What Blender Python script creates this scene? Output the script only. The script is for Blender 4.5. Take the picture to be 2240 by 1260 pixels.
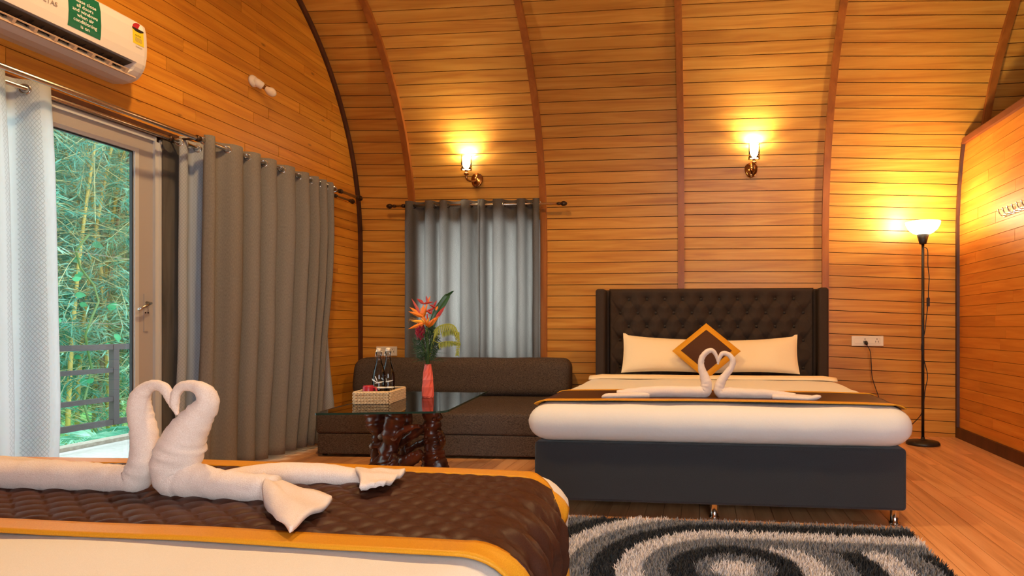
import bpy, bmesh, math, random
from mathutils import Vector, Matrix, noise
R = random.Random(7)
PI = math.pi
scene = bpy.context.scene
COL = scene.collection
for o in list(bpy.data.objects):
    bpy.data.objects.remove(o, do_unlink=True)

# ------------------------------------------------------------------ camera
FPX, HY, VX, DX, CH = 1400.0, 714.0, 1535.0, 12300.0, 0.95
OFF = FPX * FPX / DX
PX, PSI = VX - OFF, math.atan(OFF / FPX)
cd = bpy.data.cameras.new('camera')
cam = bpy.data.objects.new('camera', cd)
COL.objects.link(cam)
cam.location = (0, 0, CH)
cam.rotation_euler = (PI / 2, 0, PSI)
cd.sensor_width = 36.0
cd.lens = 36.0 * FPX / 2240
cd.shift_x = (1120 - PX) / 2240
cd.shift_y = (HY - 630) / 2240
cd.clip_start = 0.05
scene.camera = cam
CS, SN = math.cos(PSI), math.sin(PSI)
def P(x, y, Y):
    """a point of the photograph at the depth Y (metres from the camera towards the back wall)"""
    a, b = (x - PX) / FPX, (HY - y) / FPX
    t = Y / (a * SN + CS)
    return Vector((t * (a * CS - SN), Y, CH + t * b))
def PZ(x, y, Z):
    a, b = (x - PX) / FPX, (HY - y) / FPX
    t = (Z - CH) / b
    return Vector((t * (a * CS - SN), t * (a * SN + CS), Z))
def PXp(x, y, X):
    a, b = (x - PX) / FPX, (HY - y) / FPX
    t = X / (a * CS - SN)
    return Vector((X, t * (a * SN + CS), CH + t * b))

# ------------------------------------------------------------------ view, world, daylight
scene.view_settings.view_transform = 'Standard'
scene.view_settings.look = 'None'
scene.view_settings.exposure = 0.9
scene.view_settings.gamma = 1.0
scene.view_settings.use_curve_mapping = False
scene.cycles.use_adaptive_sampling = True
scene.cycles.adaptive_threshold = 0.05
scene.cycles.adaptive_min_samples = 16
scene.cycles.max_bounces = 7
scene.cycles.diffuse_bounces = 3
scene.cycles.glossy_bounces = 3
scene.cycles.transmission_bounces = 8
scene.cycles.transparent_max_bounces = 16
scene.cycles.sample_clamp_indirect = 6.0
scene.cycles.caustics_reflective = False
scene.cycles.caustics_refractive = False
w = bpy.data.worlds.new('world')
scene.world = w
w.use_nodes = True
bg = w.node_tree.nodes['Background']
bg.inputs[0].default_value = (0.80, 0.92, 1.0, 1)
bg.inputs[1].default_value = 3.0

def area(name, loc, rot, sx, sy, energy, color):
    l = bpy.data.lights.new(name, 'AREA')
    l.shape = 'RECTANGLE'; l.size = sx; l.size_y = sy; l.energy = energy; l.color = color
    o = bpy.data.objects.new(name, l); COL.objects.link(o)
    o.location = loc; o.rotation_euler = rot
    return o
def point(name, loc, energy, color, radius):
    l = bpy.data.lights.new(name, 'POINT')
    l.energy = energy; l.color = color; l.shadow_soft_size = radius
    o = bpy.data.objects.new(name, l); COL.objects.link(o); o.location = loc
    return o
def spot(name, loc, energy, color, radius, size):
    l = bpy.data.lights.new(name, 'SPOT')
    l.energy = energy; l.color = color; l.shadow_soft_size = radius; l.spot_size = size; l.spot_blend = 0.55
    o = bpy.data.objects.new(name, l); COL.objects.link(o); o.location = loc
    return o
XL, XR, YB, YF, XE = -3.231, 2.183, 5.77, -0.97, 3.75
WARM = (1.0, 0.64, 0.28)
DAY = (0.86, 0.93, 1.0)
# daylight at the two windows of the wall behind the camera, at the glass doors and at the back window
area('daylight_window_front', (0.75, YF - 0.12, 1.25), (PI / 2, 0, 0), 1.7, 1.3, 32, DAY)
area('daylight_door', (XL - 0.35, 2.75, 1.1), (0, -PI / 2, 0), 1.9, 1.5, 13, DAY)
area('daylight_door_beyond', (XL - 0.35, 4.3, 1.1), (0, -PI / 2, 0), 1.9, 1.2, 46, DAY)
area('daylight_window_back', (-2.06, YB + 0.35, 1.26), (-PI / 2, 0, 0), 1.1, 1.2, 130, (0.74, 0.87, 1.0))

# ------------------------------------------------------------------ materials
def lin(c):
    return tuple(((x / 255) / 12.92 if x / 255 <= 0.04045 else ((x / 255 + 0.055) / 1.055) ** 2.4) for x in c) + (1.0,)
class NT:
    def __init__(self, name):
        self.m = bpy.data.materials.new(name); self.m.use_nodes = True
        self.t = self.m.node_tree; self.n = self.t.nodes; self.l = self.t.links
        self.b = self.n['Principled BSDF']; self.out = self.n['Material Output']
    def add(self, typ, **kw):
        x = self.n.new(typ)
        for k, v in kw.items():
            if k.startswith('i_'):
                x.inputs[k[2:].replace('_', ' ')].default_value = v
            else:
                setattr(x, k, v)
        return x
    def link(self, a, b): self.l.new(a, b)
    def mapped(self, scale, kind='pos', rnd=0.0):
        if kind == 'pos':
            src = self.add('ShaderNodeNewGeometry').outputs['Position']
        elif kind == 'uv':
            src = self.add('ShaderNodeTexCoord').outputs['UV']
        else:
            src = self.add('ShaderNodeTexCoord').outputs['Object']
        if rnd:
            oi = self.add('ShaderNodeObjectInfo')
            mul = self.add('ShaderNodeVectorMath', operation='SCALE'); mul.inputs[0].default_value = (rnd, rnd * 1.7, rnd * 0.6)
            self.link(oi.outputs['Random'], mul.inputs['Scale'])
            ad = self.add('ShaderNodeVectorMath', operation='ADD')
            self.link(src, ad.inputs[0]); self.link(mul.outputs[0], ad.inputs[1]); src = ad.outputs[0]
        mp = self.add('ShaderNodeMapping'); mp.inputs['Scale'].default_value = scale
        self.link(src, mp.inputs['Vector'])
        return mp.outputs[0]
    def noise(self, vec, scale=1.0, detail=3, rough=0.5, dist=0.0):
        n = self.add('ShaderNodeTexNoise'); n.inputs['Scale'].default_value = scale
        n.inputs['Detail'].default_value = detail; n.inputs['Roughness'].default_value = rough
        n.inputs['Distortion'].default_value = dist
        self.link(vec, n.inputs['Vector']); return n.outputs['Fac']
    def ramp(self, fac, stops):
        r = self.add('ShaderNodeValToRGB'); e = r.color_ramp.elements
        while len(e) < len(stops): e.new(0.5)
        for x, (p, c) in zip(e, stops): x.position = p; x.color = c if len(c) == 4 else lin(c)
        self.link(fac, r.inputs[0]); return r.outputs[0]
    def mix(self, fac, a, b, mode='MIX'):
        m = self.add('ShaderNodeMix', data_type='RGBA', blend_type=mode)
        for s, v in ((m.inputs[0], fac), (m.inputs[6], a), (m.inputs[7], b)):
            if hasattr(v, 'links'): self.link(v, s)
            else: s.default_value = v
        return m.outputs[2]
    def math(self, op, a, b=None):
        m = self.add('ShaderNodeMath', operation=op)
        for s, v in zip(m.inputs, (a, b)):
            if v is None: continue
            if hasattr(v, 'links'): self.link(v, s)
            else: s.default_value = v
        return m.outputs[0]
    def bump(self, fac, strength, dist=0.01):
        b = self.add('ShaderNodeBump'); b.inputs['Strength'].default_value = strength; b.inputs['Distance'].default_value = dist
        self.link(fac, b.inputs['Height']); self.link(b.outputs[0], self.b.inputs['Normal'])
    def set(self, **kw):
        for k, v in kw.items():
            self.b.inputs[k.replace('_', ' ')].default_value = v
        return self
def plain(name, rgb, rough=0.6, metal=0.0, spec=0.5, **kw):
    t = NT(name); t.set(Base_Color=lin(rgb), Roughness=rough, Metallic=metal)
    t.b.inputs['Specular IOR Level'].default_value = spec
    for k, v in kw.items(): t.b.inputs[k.replace('_', ' ')].default_value = v
    return t.m
def wood(name, dark, mid, light, scale, rough=0.4, knots=0.0, kscale=(1, 1, 1), var=0.25, spec=0.4):
    t = NT(name)
    v = t.mapped(scale, rnd=9.0)
    f = t.noise(v, 1.0, 3, 0.55, 0.6)
    c = t.ramp(f, [(0.25, dark), (0.5, mid), (0.78, light)])
    f2 = t.noise(t.mapped(tuple(s * 6 for s in scale), rnd=5.0), 1.0, 1, 0.6)
    c = t.mix(t.math('MULTIPLY', f2, 0.22), c, lin(dark), 'MIX')
    oi = t.add('ShaderNodeObjectInfo')
    hs = t.add('ShaderNodeHueSaturation')
    t.link(t.math('ADD', t.math('MULTIPLY', oi.outputs['Random'], var), 1.0 - var / 2), hs.inputs['Value'])
    t.link(c, hs.inputs['Color']); c = hs.outputs[0]
    if knots:
        vo = t.add('ShaderNodeTexVoronoi'); vo.inputs['Scale'].default_value = knots
        t.link(t.mapped(kscale, rnd=3.0), vo.inputs['Vector'])
        k = t.ramp(vo.outputs['Distance'], [(0.03, (1, 1, 1, 1)), (0.085, (0, 0, 0, 1))])
        c = t.mix(t.math('MULTIPLY', k, 0.6), c, lin(tuple(x * 0.45 for x in dark)))
    t.link(c, t.b.inputs['Base Color'])
    t.set(Roughness=rough); t.b.inputs['Specular IOR Level'].default_value = spec
    t.bump(f2, 0.08, 0.004)
    return t.m
def fabric(name, c1, c2, weave=400.0, rough=0.9, bump=0.25, stretch=(1, 1, 1), kind='pos', sheen=0.0, big=0.0):
    t = NT(name)
    f = t.noise(t.mapped(tuple(weave * s for s in stretch), kind), 1.0, 2, 0.6)
    c = t.mix(t.ramp(f, [(0.3, (0, 0, 0, 1)), (0.7, (1, 1, 1, 1))]), lin(c1), lin(c2))
    t.link(c, t.b.inputs['Base Color']); t.set(Roughness=rough)
    t.b.inputs['Specular IOR Level'].default_value = 0.15
    t.b.inputs['Sheen Weight'].default_value = sheen
    if big:
        g = t.noise(t.mapped((9, 9, 9)), 1.0, 4, 0.6, 1.2)
        f = t.math('ADD', t.math('MULTIPLY', f, 0.15), t.math('MULTIPLY', g, big))
        t.bump(f, bump, 0.03)
    else:
        t.bump(f, bump, 0.002)
    return t.m
def emit(name, rgb, strength):
    t = NT(name); t.set(Base_Color=lin(rgb)); t.b.inputs['Emission Color'].default_value = lin(rgb)
    t.b.inputs['Emission Strength'].default_value = strength
    return t.m
def thin_glass(name, tint, ior=1.5, rough=0.0, add=0.0):
    t = NT(name)
    tr = t.add('ShaderNodeBsdfTransparent'); tr.inputs[0].default_value = tint
    gl = t.add('ShaderNodeBsdfGlossy'); gl.inputs['Roughness'].default_value = rough
    fr = t.add('ShaderNodeFresnel'); fr.inputs[0].default_value = ior
    ms = t.add('ShaderNodeMixShader')
    fac = t.math('MINIMUM', t.math('ADD', fr.outputs[0], add), 1.0)
    t.link(fac, ms.inputs[0]); t.link(tr.outputs[0], ms.inputs[1]); t.link(gl.outputs[0], ms.inputs[2])
    t.link(ms.outputs[0], t.out.inputs[0])
    return t.m
def cloth(name, c1, c2, weave, transl=0.4, stretch=(1, 1, 1)):
    t = NT(name)
    f = t.noise(t.mapped(tuple(weave * s for s in stretch), 'uv'), 1.0, 3, 0.6)
    c = t.mix(t.ramp(f, [(0.3, (0, 0, 0, 1)), (0.7, (1, 1, 1, 1))]), lin(c1), lin(c2))
    t.link(c, t.b.inputs['Base Color']); t.set(Roughness=0.85); t.b.inputs['Specular IOR Level'].default_value = 0.2
    t.bump(f, 0.2, 0.002)
    tl = t.add('ShaderNodeBsdfTranslucent'); t.link(c, tl.inputs[0])
    ms = t.add('ShaderNodeMixShader'); ms.inputs[0].default_value = transl
    t.link(t.b.outputs[0], ms.inputs[1]); t.link(tl.outputs[0], ms.inputs[2]); t.link(ms.outputs[0], t.out.inputs[0])
    return t.m
def sheer_mat():
    t = NT('sheer')
    uv = t.add('ShaderNodeTexCoord').outputs['UV']
    sp = t.add('ShaderNodeSeparateXYZ'); t.link(uv, sp.inputs[0])
    u, v = sp.outputs[0], sp.outputs[1]
    s = 0.0175
    a = t.math('FRACT', t.math('DIVIDE', t.math('ADD', u, t.math('MULTIPLY', v, 0.75)), s))
    b = t.math('FRACT', t.math('DIVIDE', t.math('SUBTRACT', u, t.math('MULTIPLY', v, 0.75)), s))
    ln = t.math('MAXIMUM', t.math('LESS_THAN', a, 0.15), t.math('LESS_THAN', b, 0.15))
    stripe = t.math('GREATER_THAN', t.math('SINE', t.math('MULTIPLY', u, 2 * PI / 0.19)), -0.2)
    ln = t.math('MULTIPLY', ln, stripe)
    c = t.mix(ln, lin((226, 230, 236)), lin((188, 194, 200)))
    d = t.add('ShaderNodeBsdfDiffuse'); t.link(c, d.inputs[0])
    tl = t.add('ShaderNodeBsdfTranslucent'); t.link(c, tl.inputs[0])
    m1 = t.add('ShaderNodeMixShader'); m1.inputs[0].default_value = 0.55
    t.link(d.outputs[0], m1.inputs[1]); t.link(tl.outputs[0], m1.inputs[2])
    tr = t.add('ShaderNodeBsdfTransparent')
    m2 = t.add('ShaderNodeMixShader')
    t.link(t.math('SUBTRACT', 0.22, t.math('MULTIPLY', ln, 0.14)), m2.inputs[0])
    t.link(m1.outputs[0], m2.inputs[1]); t.link(tr.outputs[0], m2.inputs[2]); t.link(m2.outputs[0], t.out.inputs[0])
    return t.m

M = {}
M['vault'] = wood('vault_planks', (180, 112, 40), (206, 143, 57), (223, 166, 77), (1.3, 22, 22), 0.38, var=0.16)
M['rib'] = wood('rib_wood', (140, 76, 26), (162, 92, 34), (180, 108, 44), (14, 14, 2), 0.35, var=0.1)
M['gable'] = wood('gable_pine', (180, 106, 28), (208, 135, 38), (224, 155, 52), (24, 1.6, 24), 0.45, knots=2.2, kscale=(3, 1.2, 3), var=0.2)
M['partition'] = wood('partition_pine', (188, 106, 32), (208, 128, 44), (222, 148, 60), (24, 1.6, 24), 0.5, knots=2.0, kscale=(3, 1.2, 3), var=0.16)
M['floor'] = wood('floor_pine', (188, 124, 78), (222, 160, 108), (238, 184, 134), (20, 1.4, 20), 0.28, knots=2.4, kscale=(3, 0.9, 3), var=0.26, spec=0.5)
M['gap'] = plain('board_gap', (52, 24, 8), 0.9)
M['floorgap'] = plain('floor_gap', (70, 34, 14), 0.8)
M['dark_trim'] = wood('dark_trim', (52, 26, 14), (74, 38, 20), (92, 50, 28), (10, 10, 3), 0.45)
M['brown_trim'] = wood('brown_trim', (96, 48, 26), (122, 64, 36), (140, 78, 46), (12, 2, 12), 0.5)
M['post'] = wood('grey_post', (70, 66, 62), (92, 86, 80), (112, 104, 96), (14, 14, 2), 0.7)
M['upvc'] = plain('upvc', (196, 196, 198), 0.35)
M['upvc_sash'] = plain('upvc_sash', (172, 164, 160), 0.4)
M['seal'] = plain('rubber_seal', (24, 28, 30), 0.6)
M['door_glass'] = thin_glass('door_glass', (0.93, 0.98, 0.97, 1), 1.35)
M['chrome'] = plain('chrome', (205, 200, 192), 0.16, 1.0)
M['brushed'] = plain('brushed_steel', (196, 188, 178), 0.25, 1.0)
M['bronze'] = plain('bronze', (72, 54, 42), 0.35, 0.8)
M['brass'] = plain('antique_brass', (150, 104, 62), 0.18, 1.0)
M['gold_metal'] = plain('gold_metal', (182, 140, 66), 0.25, 1.0)
M['curtain'] = cloth('grey_curtain', (128, 121, 116), (148, 141, 135), 260, 0.25, (1, 0.25, 1))
M['curtain_back'] = cloth('grey_curtain_thin', (118, 112, 108), (146, 140, 134), 260, 0.6, (0.3, 2.0, 1))
M['sheer'] = sheer_mat()
M['ac'] = plain('ac_plastic', (226, 216, 210), 0.3)
M['ac_dark'] = plain('ac_dark', (52, 38, 32), 0.6)
M['ac_vane'] = plain('ac_vane', (206, 176, 150), 0.4)
M['green'] = plain('green_sticker', (8, 104, 76), 0.4)
M['white_print'] = plain('white_print', (238, 238, 232), 0.5)
M['grey_print'] = plain('grey_print', (150, 132, 118), 0.4)
M['yellow'] = plain('yellow_sticker', (226, 200, 40), 0.5)
M['red'] = plain('red_print', (182, 34, 44), 0.5)
M['black_print'] = plain('black_print', (40, 28, 24), 0.5)
M['plate'] = plain('switch_plate', (238, 226, 206), 0.35)
M['plate_line'] = plain('switch_line', (176, 160, 138), 0.4)
M['hole'] = plain('socket_hole', (40, 30, 24), 0.6)
M['black'] = plain('black_metal', (40, 32, 28), 0.4, 0.2)
M['cord'] = plain('black_cord', (34, 22, 18), 0.5)
M['bulb'] = plain('opal_bulb', (242, 220, 190), 0.25)
M['ceramic'] = plain('bulb_holder', (240, 226, 206), 0.35)
M['sofa'] = fabric('sofa_weave', (46, 37, 33), (104, 88, 78), 260, 0.8, 0.6, (0.4, 0.4, 1.4))
M['box'] = fabric('charcoal_fabric', (48, 49, 52), (66, 67, 70), 500, 0.85, 0.25, sheen=0.15)
M['headboard'] = fabric('headboard_fabric', (52, 40, 33), (66, 52, 43), 420, 0.85, 0.2)
M['button'] = plain('button_fabric', (44, 34, 28), 0.8)
M['sheet'] = fabric('white_sheet', (228, 224, 220), (238, 234, 230), 700, 0.75, 0.18, big=0.5)
M['pillow'] = fabric('cotton_lamplight_tint', (236, 210, 168), (242, 220, 182), 700, 0.75, 0.14, big=0.45)  # bedding cotton with the warm lamplight mixed into its colour
M['runner'] = fabric('brown_satin', (60, 34, 24), (78, 45, 31), 500, 0.42, 0.1)
M['gold'] = fabric('gold_satin', (206, 138, 30), (222, 156, 44), 500, 0.4, 0.08)
M['cushion'] = fabric('brown_cushion', (72, 40, 22), (84, 48, 28), 500, 0.6, 0.1)
M['towel'] = fabric('towel_terry', (228, 206, 190), (246, 230, 218), 520, 0.95, 0.35, sheen=0.3, big=0.3)
M['pile_black'] = plain('pile_black', (48, 50, 54), 0.9)
M['pile_grey'] = plain('pile_grey', (140, 140, 144), 0.9)
M['pile_white'] = plain('pile_white', (236, 228, 226), 0.9)
M['rug_back'] = plain('rug_backing', (60, 60, 64), 0.95)
M['table_glass'] = thin_glass('table_glass', (0.50, 0.50, 0.50, 1), 1.5, 0.0, 0.02)
M['glass_edge'] = plain('glass_edge', (40, 66, 60), 0.1)
M['root'] = wood('root_wood', (34, 18, 13), (78, 34, 20), (124, 56, 32), (9, 9, 7), 0.3, spec=0.5)
M['root_cut'] = plain('root_cut', (128, 108, 94), 0.4)
M['wicker'] = fabric('wicker', (204, 172, 132), (232, 206, 168), 120, 0.7, 0.4)
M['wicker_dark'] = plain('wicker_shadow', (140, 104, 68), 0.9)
M['bottle'] = thin_glass('bottle_glass', (0.80, 0.82, 0.84, 1), 1.5)
M['tumbler'] = thin_glass('tumbler_glass', (0.92, 0.93, 0.95, 1), 1.5, 0.05, 0.05)
M['coral'] = plain('coral_vase', (236, 104, 88), 0.45)
M['mug'] = plain('red_mug', (176, 38, 56), 0.35)
M['orange_petal'] = plain('orange_petal', (240, 128, 26), 0.5)
M['yellow_petal'] = plain('yellow_petal', (244, 168, 40), 0.5)
M['red_petal'] = plain('red_petal', (176, 44, 40), 0.5)
M['ginger'] = plain('ginger_red', (168, 30, 54), 0.5)
M['stem'] = plain('green_stem', (74, 104, 48), 0.6)
M['leaf_dark'] = plain('dark_leaf', (44, 82, 40), 0.4)
M['needle'] = plain('needle_green', (52, 78, 50), 0.7)
M['fern_gold'] = plain('fern_gold', (146, 152, 52), 0.6)
M['dry'] = plain('dried_brown', (120, 84, 44), 0.7)
M['rail'] = plain('railing_paint', (70, 58, 56), 0.5)
M['deck'] = fabric('deck_stone', (186, 180, 172), (206, 200, 192), 30, 0.8, 0.2)
M['kerb'] = fabric('deck_kerb', (166, 150, 134), (196, 184, 168), 30, 0.85, 0.2)
def leafmat(name, a, b, c):
    t = NT(name)
    f = t.noise(t.mapped((1.6, 1.6, 1.6)), 1.0, 4, 0.65)
    col = t.ramp(f, [(0.3, a), (0.5, b), (0.68, c)])
    t.link(col, t.b.inputs['Base Color']); t.set(Roughness=0.5)
    tl = t.add('ShaderNodeBsdfTranslucent'); t.link(col, tl.inputs[0])
    ms = t.add('ShaderNodeMixShader'); ms.inputs[0].default_value = 0.35
    t.link(t.b.outputs[0], ms.inputs[1]); t.link(tl.outputs[0], ms.inputs[2]); t.link(ms.outputs[0], t.out.inputs[0])
    return t.m
M['bamboo_leaf'] = leafmat('bamboo_leaf', (36, 112, 98), (90, 158, 136), (168, 206, 182))
M['bamboo_leaf_b'] = leafmat('bamboo_leaf_pale', (68, 140, 112), (128, 182, 146), (196, 216, 180))
M['palm_leaf'] = leafmat('palm_leaf', (50, 130, 110), (104, 176, 146), (176, 218, 190))
M['vine_leaf'] = leafmat('broad_leaf', (12, 104, 66), (30, 138, 88), (66, 170, 116))
M['hill'] = leafmat('hillside_green', (18, 60, 54), (32, 88, 74), (62, 124, 100))
M['culm'] = plain('bamboo_culm', (206, 176, 92), 0.5)
M['culm_b'] = plain('bamboo_culm_grey', (138, 120, 92), 0.6)
M['twig'] = plain('bamboo_twig', (172, 168, 120), 0.7)
M['grass'] = leafmat('lawn', (70, 120, 60), (104, 158, 80), (150, 190, 110))
M['shade_white'] = emit('lamp_shade_glow', (255, 236, 196), 3.0)
M['sconce_glow'] = emit('sconce_glow', (255, 240, 205), 9.0)
M['clear'] = thin_glass('clear_glass', (1, 1, 1, 1), 1.12)
M['pendant_glow'] = emit('pendant_glow', (255, 214, 150), 6.0)

# ------------------------------------------------------------------ mesh helpers
BASE = {}
def thing(name, label, cat, loc=(0, 0, 0), rotz=0.0, group=None, kind=None):
    o = bpy.data.objects.new(name, None); COL.objects.link(o)
    o.empty_display_size = 0.05
    o.location = loc; o.rotation_euler = (0, 0, rotz)
    BASE[o.name] = Vector(loc)
    return tag(o, label, cat, group, kind)
def tag(o, label=None, cat=None, group=None, kind=None):
    if label: o['label'] = label
    if cat: o['category'] = cat
    if group: o['group'] = group
    if kind: o['kind'] = kind
    return o
def root_of(o):
    while o.parent: o = o.parent
    return o
class MB:
    def __init__(s): s.v = []; s.f = []; s.uv = None
    def add(s, vs, fs):
        k = len(s.v); s.v += [Vector(p) for p in vs]; s.f += [tuple(i + k for i in f) for f in fs]; return s
    def box(s, c, d, rot=None):
        hx, hy, hz = d[0] / 2, d[1] / 2, d[2] / 2
        vs = [Vector((x, y, z)) for x in (-hx, hx) for y in (-hy, hy) for z in (-hz, hz)]
        if rot: vs = [rot @ p for p in vs]
        c = Vector(c)
        return s.add([c + p for p in vs], [(0, 1, 3, 2), (4, 6, 7, 5), (0, 4, 5, 1), (2, 3, 7, 6), (0, 2, 6, 4), (1, 5, 7, 3)])
    def hexa(s, a, b):   # two quads a (near side), b (far side), same order
        return s.add(list(a) + list(b), [(0, 1, 2, 3), (7, 6, 5, 4), (0, 4, 5, 1), (1, 5, 6, 2), (2, 6, 7, 3), (3, 7, 4, 0)])
    def tube(s, pts, rad, n=10, cap=True, squash=None, up=None, jitter=0.0, seed=0):
        pts = [Vector(p) for p in pts]
        if not isinstance(rad, (list, tuple)): rad = [rad] * len(pts)
        rg = random.Random(seed)
        rings = []; prev = Vector(up) if up else None
        for i, p in enumerate(pts):
            t = (pts[min(i + 1, len(pts) - 1)] - pts[max(i - 1, 0)]).normalized()
            if prev is None:
                prev = Vector((0, 0, 1)) if abs(t.z) < 0.9 else Vector((1, 0, 0))
            a = (prev - t * prev.dot(t)).normalized(); b = t.cross(a); prev = a
            rr = []
            for j in range(n):
                th = 2 * PI * j / n
                r = rad[i] * (1 + rg.uniform(-jitter, jitter))
                rr.append(p + a * (math.cos(th) * r) + b * (math.sin(th) * r * (squash or 1)))
            rings.append(rr)
        k = len(s.v)
        for rr in rings: s.v += rr
        for i in range(len(pts) - 1):
            for j in range(n):
                j2 = (j + 1) % n
                s.f.append((k + i * n + j, k + i * n + j2, k + (i + 1) * n + j2, k + (i + 1) * n + j))
        if cap:
            s.f.append(tuple(k + j for j in reversed(range(n))))
            s.f.append(tuple(k + (len(pts) - 1) * n + j for j in range(n)))
        return s
    def lathe(s, prof, c=(0, 0, 0), n=24, mat=None, twist=0.0, closed=False):
        c = Vector(c); k = len(s.v); m = len(prof)
        for i, (r, z) in enumerate(prof):
            for j in range(n):
                th = 2 * PI * j / n + twist * i
                p = Vector((r * math.cos(th), r * math.sin(th), z))
                if mat: p = mat @ p
                s.v.append(c + p)
        for i in range(m - 1):
            for j in range(n):
                j2 = (j + 1) % n
                s.f.append((k + i * n + j, k + i * n + j2, k + (i + 1) * n + j2, k + (i + 1) * n + j))
        if not closed:
            if prof[0][0] > 1e-6: s.f.append(tuple(k + j for j in reversed(range(n))))
            if prof[-1][0] > 1e-6: s.f.append(tuple(k + (m - 1) * n + j for j in range(n)))
        else:
            for j in range(n):
                j2 = (j + 1) % n
                s.f.append((k + (m - 1) * n + j, k + (m - 1) * n + j2, k + j2, k + j))
        return s
    def grid(s, fn, nu, nv, closed_u=False):
        k = len(s.v); 
        for i in range(nu + 1):
            for j in range(nv + 1):
                s.v.append(Vector(fn(i / nu, j / nv)))
        for i in range(nu):
            for j in range(nv):
                a = k + i * (nv + 1) + j
                s.f.append((a, a + nv + 1, a + nv + 2, a + 1))
        return s
    def shell(s, fn, nu, nv, thick):      # a grid with a back side and rim: real thickness
        k = len(s.v)
        P_ = [[Vector(fn(i / nu, j / nv)) for j in range(nv + 1)] for i in range(nu + 1)]
        N_ = []
        for i in range(nu + 1):
            row = []
            for j in range(nv + 1):
                du = P_[min(i + 1, nu)][j] - P_[max(i - 1, 0)][j]
                dv = P_[i][min(j + 1, nv)] - P_[i][max(j - 1, 0)]
                q = du.cross(dv); row.append(q.normalized() if q.length > 1e-12 else Vector((0, 0, 1)))
            N_.append(row)
        W = nv + 1
        for i in range(nu + 1):
            for j in range(nv + 1): s.v.append(P_[i][j])
        k2 = len(s.v)
        for i in range(nu + 1):
            for j in range(nv + 1): s.v.append(P_[i][j] - N_[i][j] * thick)
        for i in range(nu):
            for j in range(nv):
                a = i * W + j
                s.f.append((k + a, k + a + W, k + a + W + 1, k + a + 1))
                s.f.append((k2 + a + 1, k2 + a + W + 1, k2 + a + W, k2 + a))
        for i in range(nu):
            for j in (0, nv):
                a = i * W + j; q = (k + a, k + a + W, k2 + a + W, k2 + a); s.f.append(q if j else q[::-1])
        for j in range(nv):
            for i in (0, nu):
                a = i * W + j; q = (k + a, k + a + 1, k2 + a + 1, k2 + a); s.f.append(q if not i else q[::-1])
        return s
    def mesh(s, name, base=Vector((0, 0, 0)), smooth=False):
        me = bpy.data.meshes.new(name)
        me.from_pydata([tuple(p - base) for p in s.v], [], s.f)
        if s.uv:
            ul = me.uv_layers.new(name='uv')
            for lp in me.loops: ul.data[lp.index].uv = s.uv[lp.vertex_index]
        if smooth:
            me.polygons.foreach_set('use_smooth', [True] * len(me.polygons))
        me.update()
        return me
    def build(s, name, mat, parent=None, smooth=False, local=False, fix=True):
        base = Vector((0, 0, 0))
        if parent is not None and not local: base = BASE.get(root_of(parent).name, base)
        me = s.mesh(name, base, smooth)
        if fix:
            bm = bmesh.new(); bm.from_mesh(me); bmesh.ops.recalc_face_normals(bm, faces=bm.faces); bm.to_mesh(me); bm.free()
        me.materials.append(M[mat] if isinstance(mat, str) else mat)
        o = bpy.data.objects.new(name, me); COL.objects.link(o)
        if parent is not None: o.parent = parent
        return o
def rbox(name, c, d, r, mat, parent=None, seg=3, local=False, fn=None, cuts=0, rot=None):
    """a box with rounded edges; cuts subdivide it, fn displaces the points"""
    bm = bmesh.new(); bmesh.ops.create_cube(bm, size=1.0)
    for v in bm.verts: v.co = Vector((v.co.x * d[0], v.co.y * d[1], v.co.z * d[2]))
    if r > 0: bmesh.ops.bevel(bm, geom=bm.edges[:], offset=r, segments=seg, profile=0.5, affect='EDGES')
    if cuts:
        bmesh.ops.subdivide_edges(bm, edges=[e for e in bm.edges if e.calc_length() > max(d) / (cuts * 1.5)], cuts=cuts, use_grid_fill=True)
        bmesh.ops.triangulate(bm, faces=[f for f in bm.faces if len(f.verts) > 4])
    base = BASE.get(root_of(parent).name, Vector((0, 0, 0))) if parent is not None and not local else Vector((0, 0, 0))
    for v in bm.verts:
        p = v.co.copy()
        if rot: p = rot @ p
        p += Vector(c)
        if fn: p = Vector(fn(p))
        v.co = p - base
    bmesh.ops.recalc_face_normals(bm, faces=bm.faces)
    me = bpy.data.meshes.new(name); bm.to_mesh(me); bm.free()
    me.polygons.foreach_set('use_smooth', [True] * len(me.polygons))
    me.materials.append(M[mat])
    o = bpy.data.objects.new(name, me); COL.objects.link(o)
    if parent is not None: o.parent = parent
    m = o.modifiers.new('wn', 'WEIGHTED_NORMAL') if not cuts else None
    return o
def smoothpath(pts, n=8):
    """Catmull-Rom through pts (any dimension)"""
    out = []; m = len(pts)
    for i in range(m - 1):
        p0, p1, p2, p3 = pts[max(i - 1, 0)], pts[i], pts[i + 1], pts[min(i + 2, m - 1)]
        for k in range(n):
            t = k / n
            out.append(tuple(0.5 * ((2 * b) + (-a + c) * t + (2 * a - 5 * b + 4 * c - d) * t * t + (-a + 3 * b - 3 * c + d) * t ** 3) for a, b, c, d in zip(p0, p1, p2, p3)))
    out.append(tuple(pts[-1])); return out
def struct(o): o['kind'] = 'structure'; return o

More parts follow.
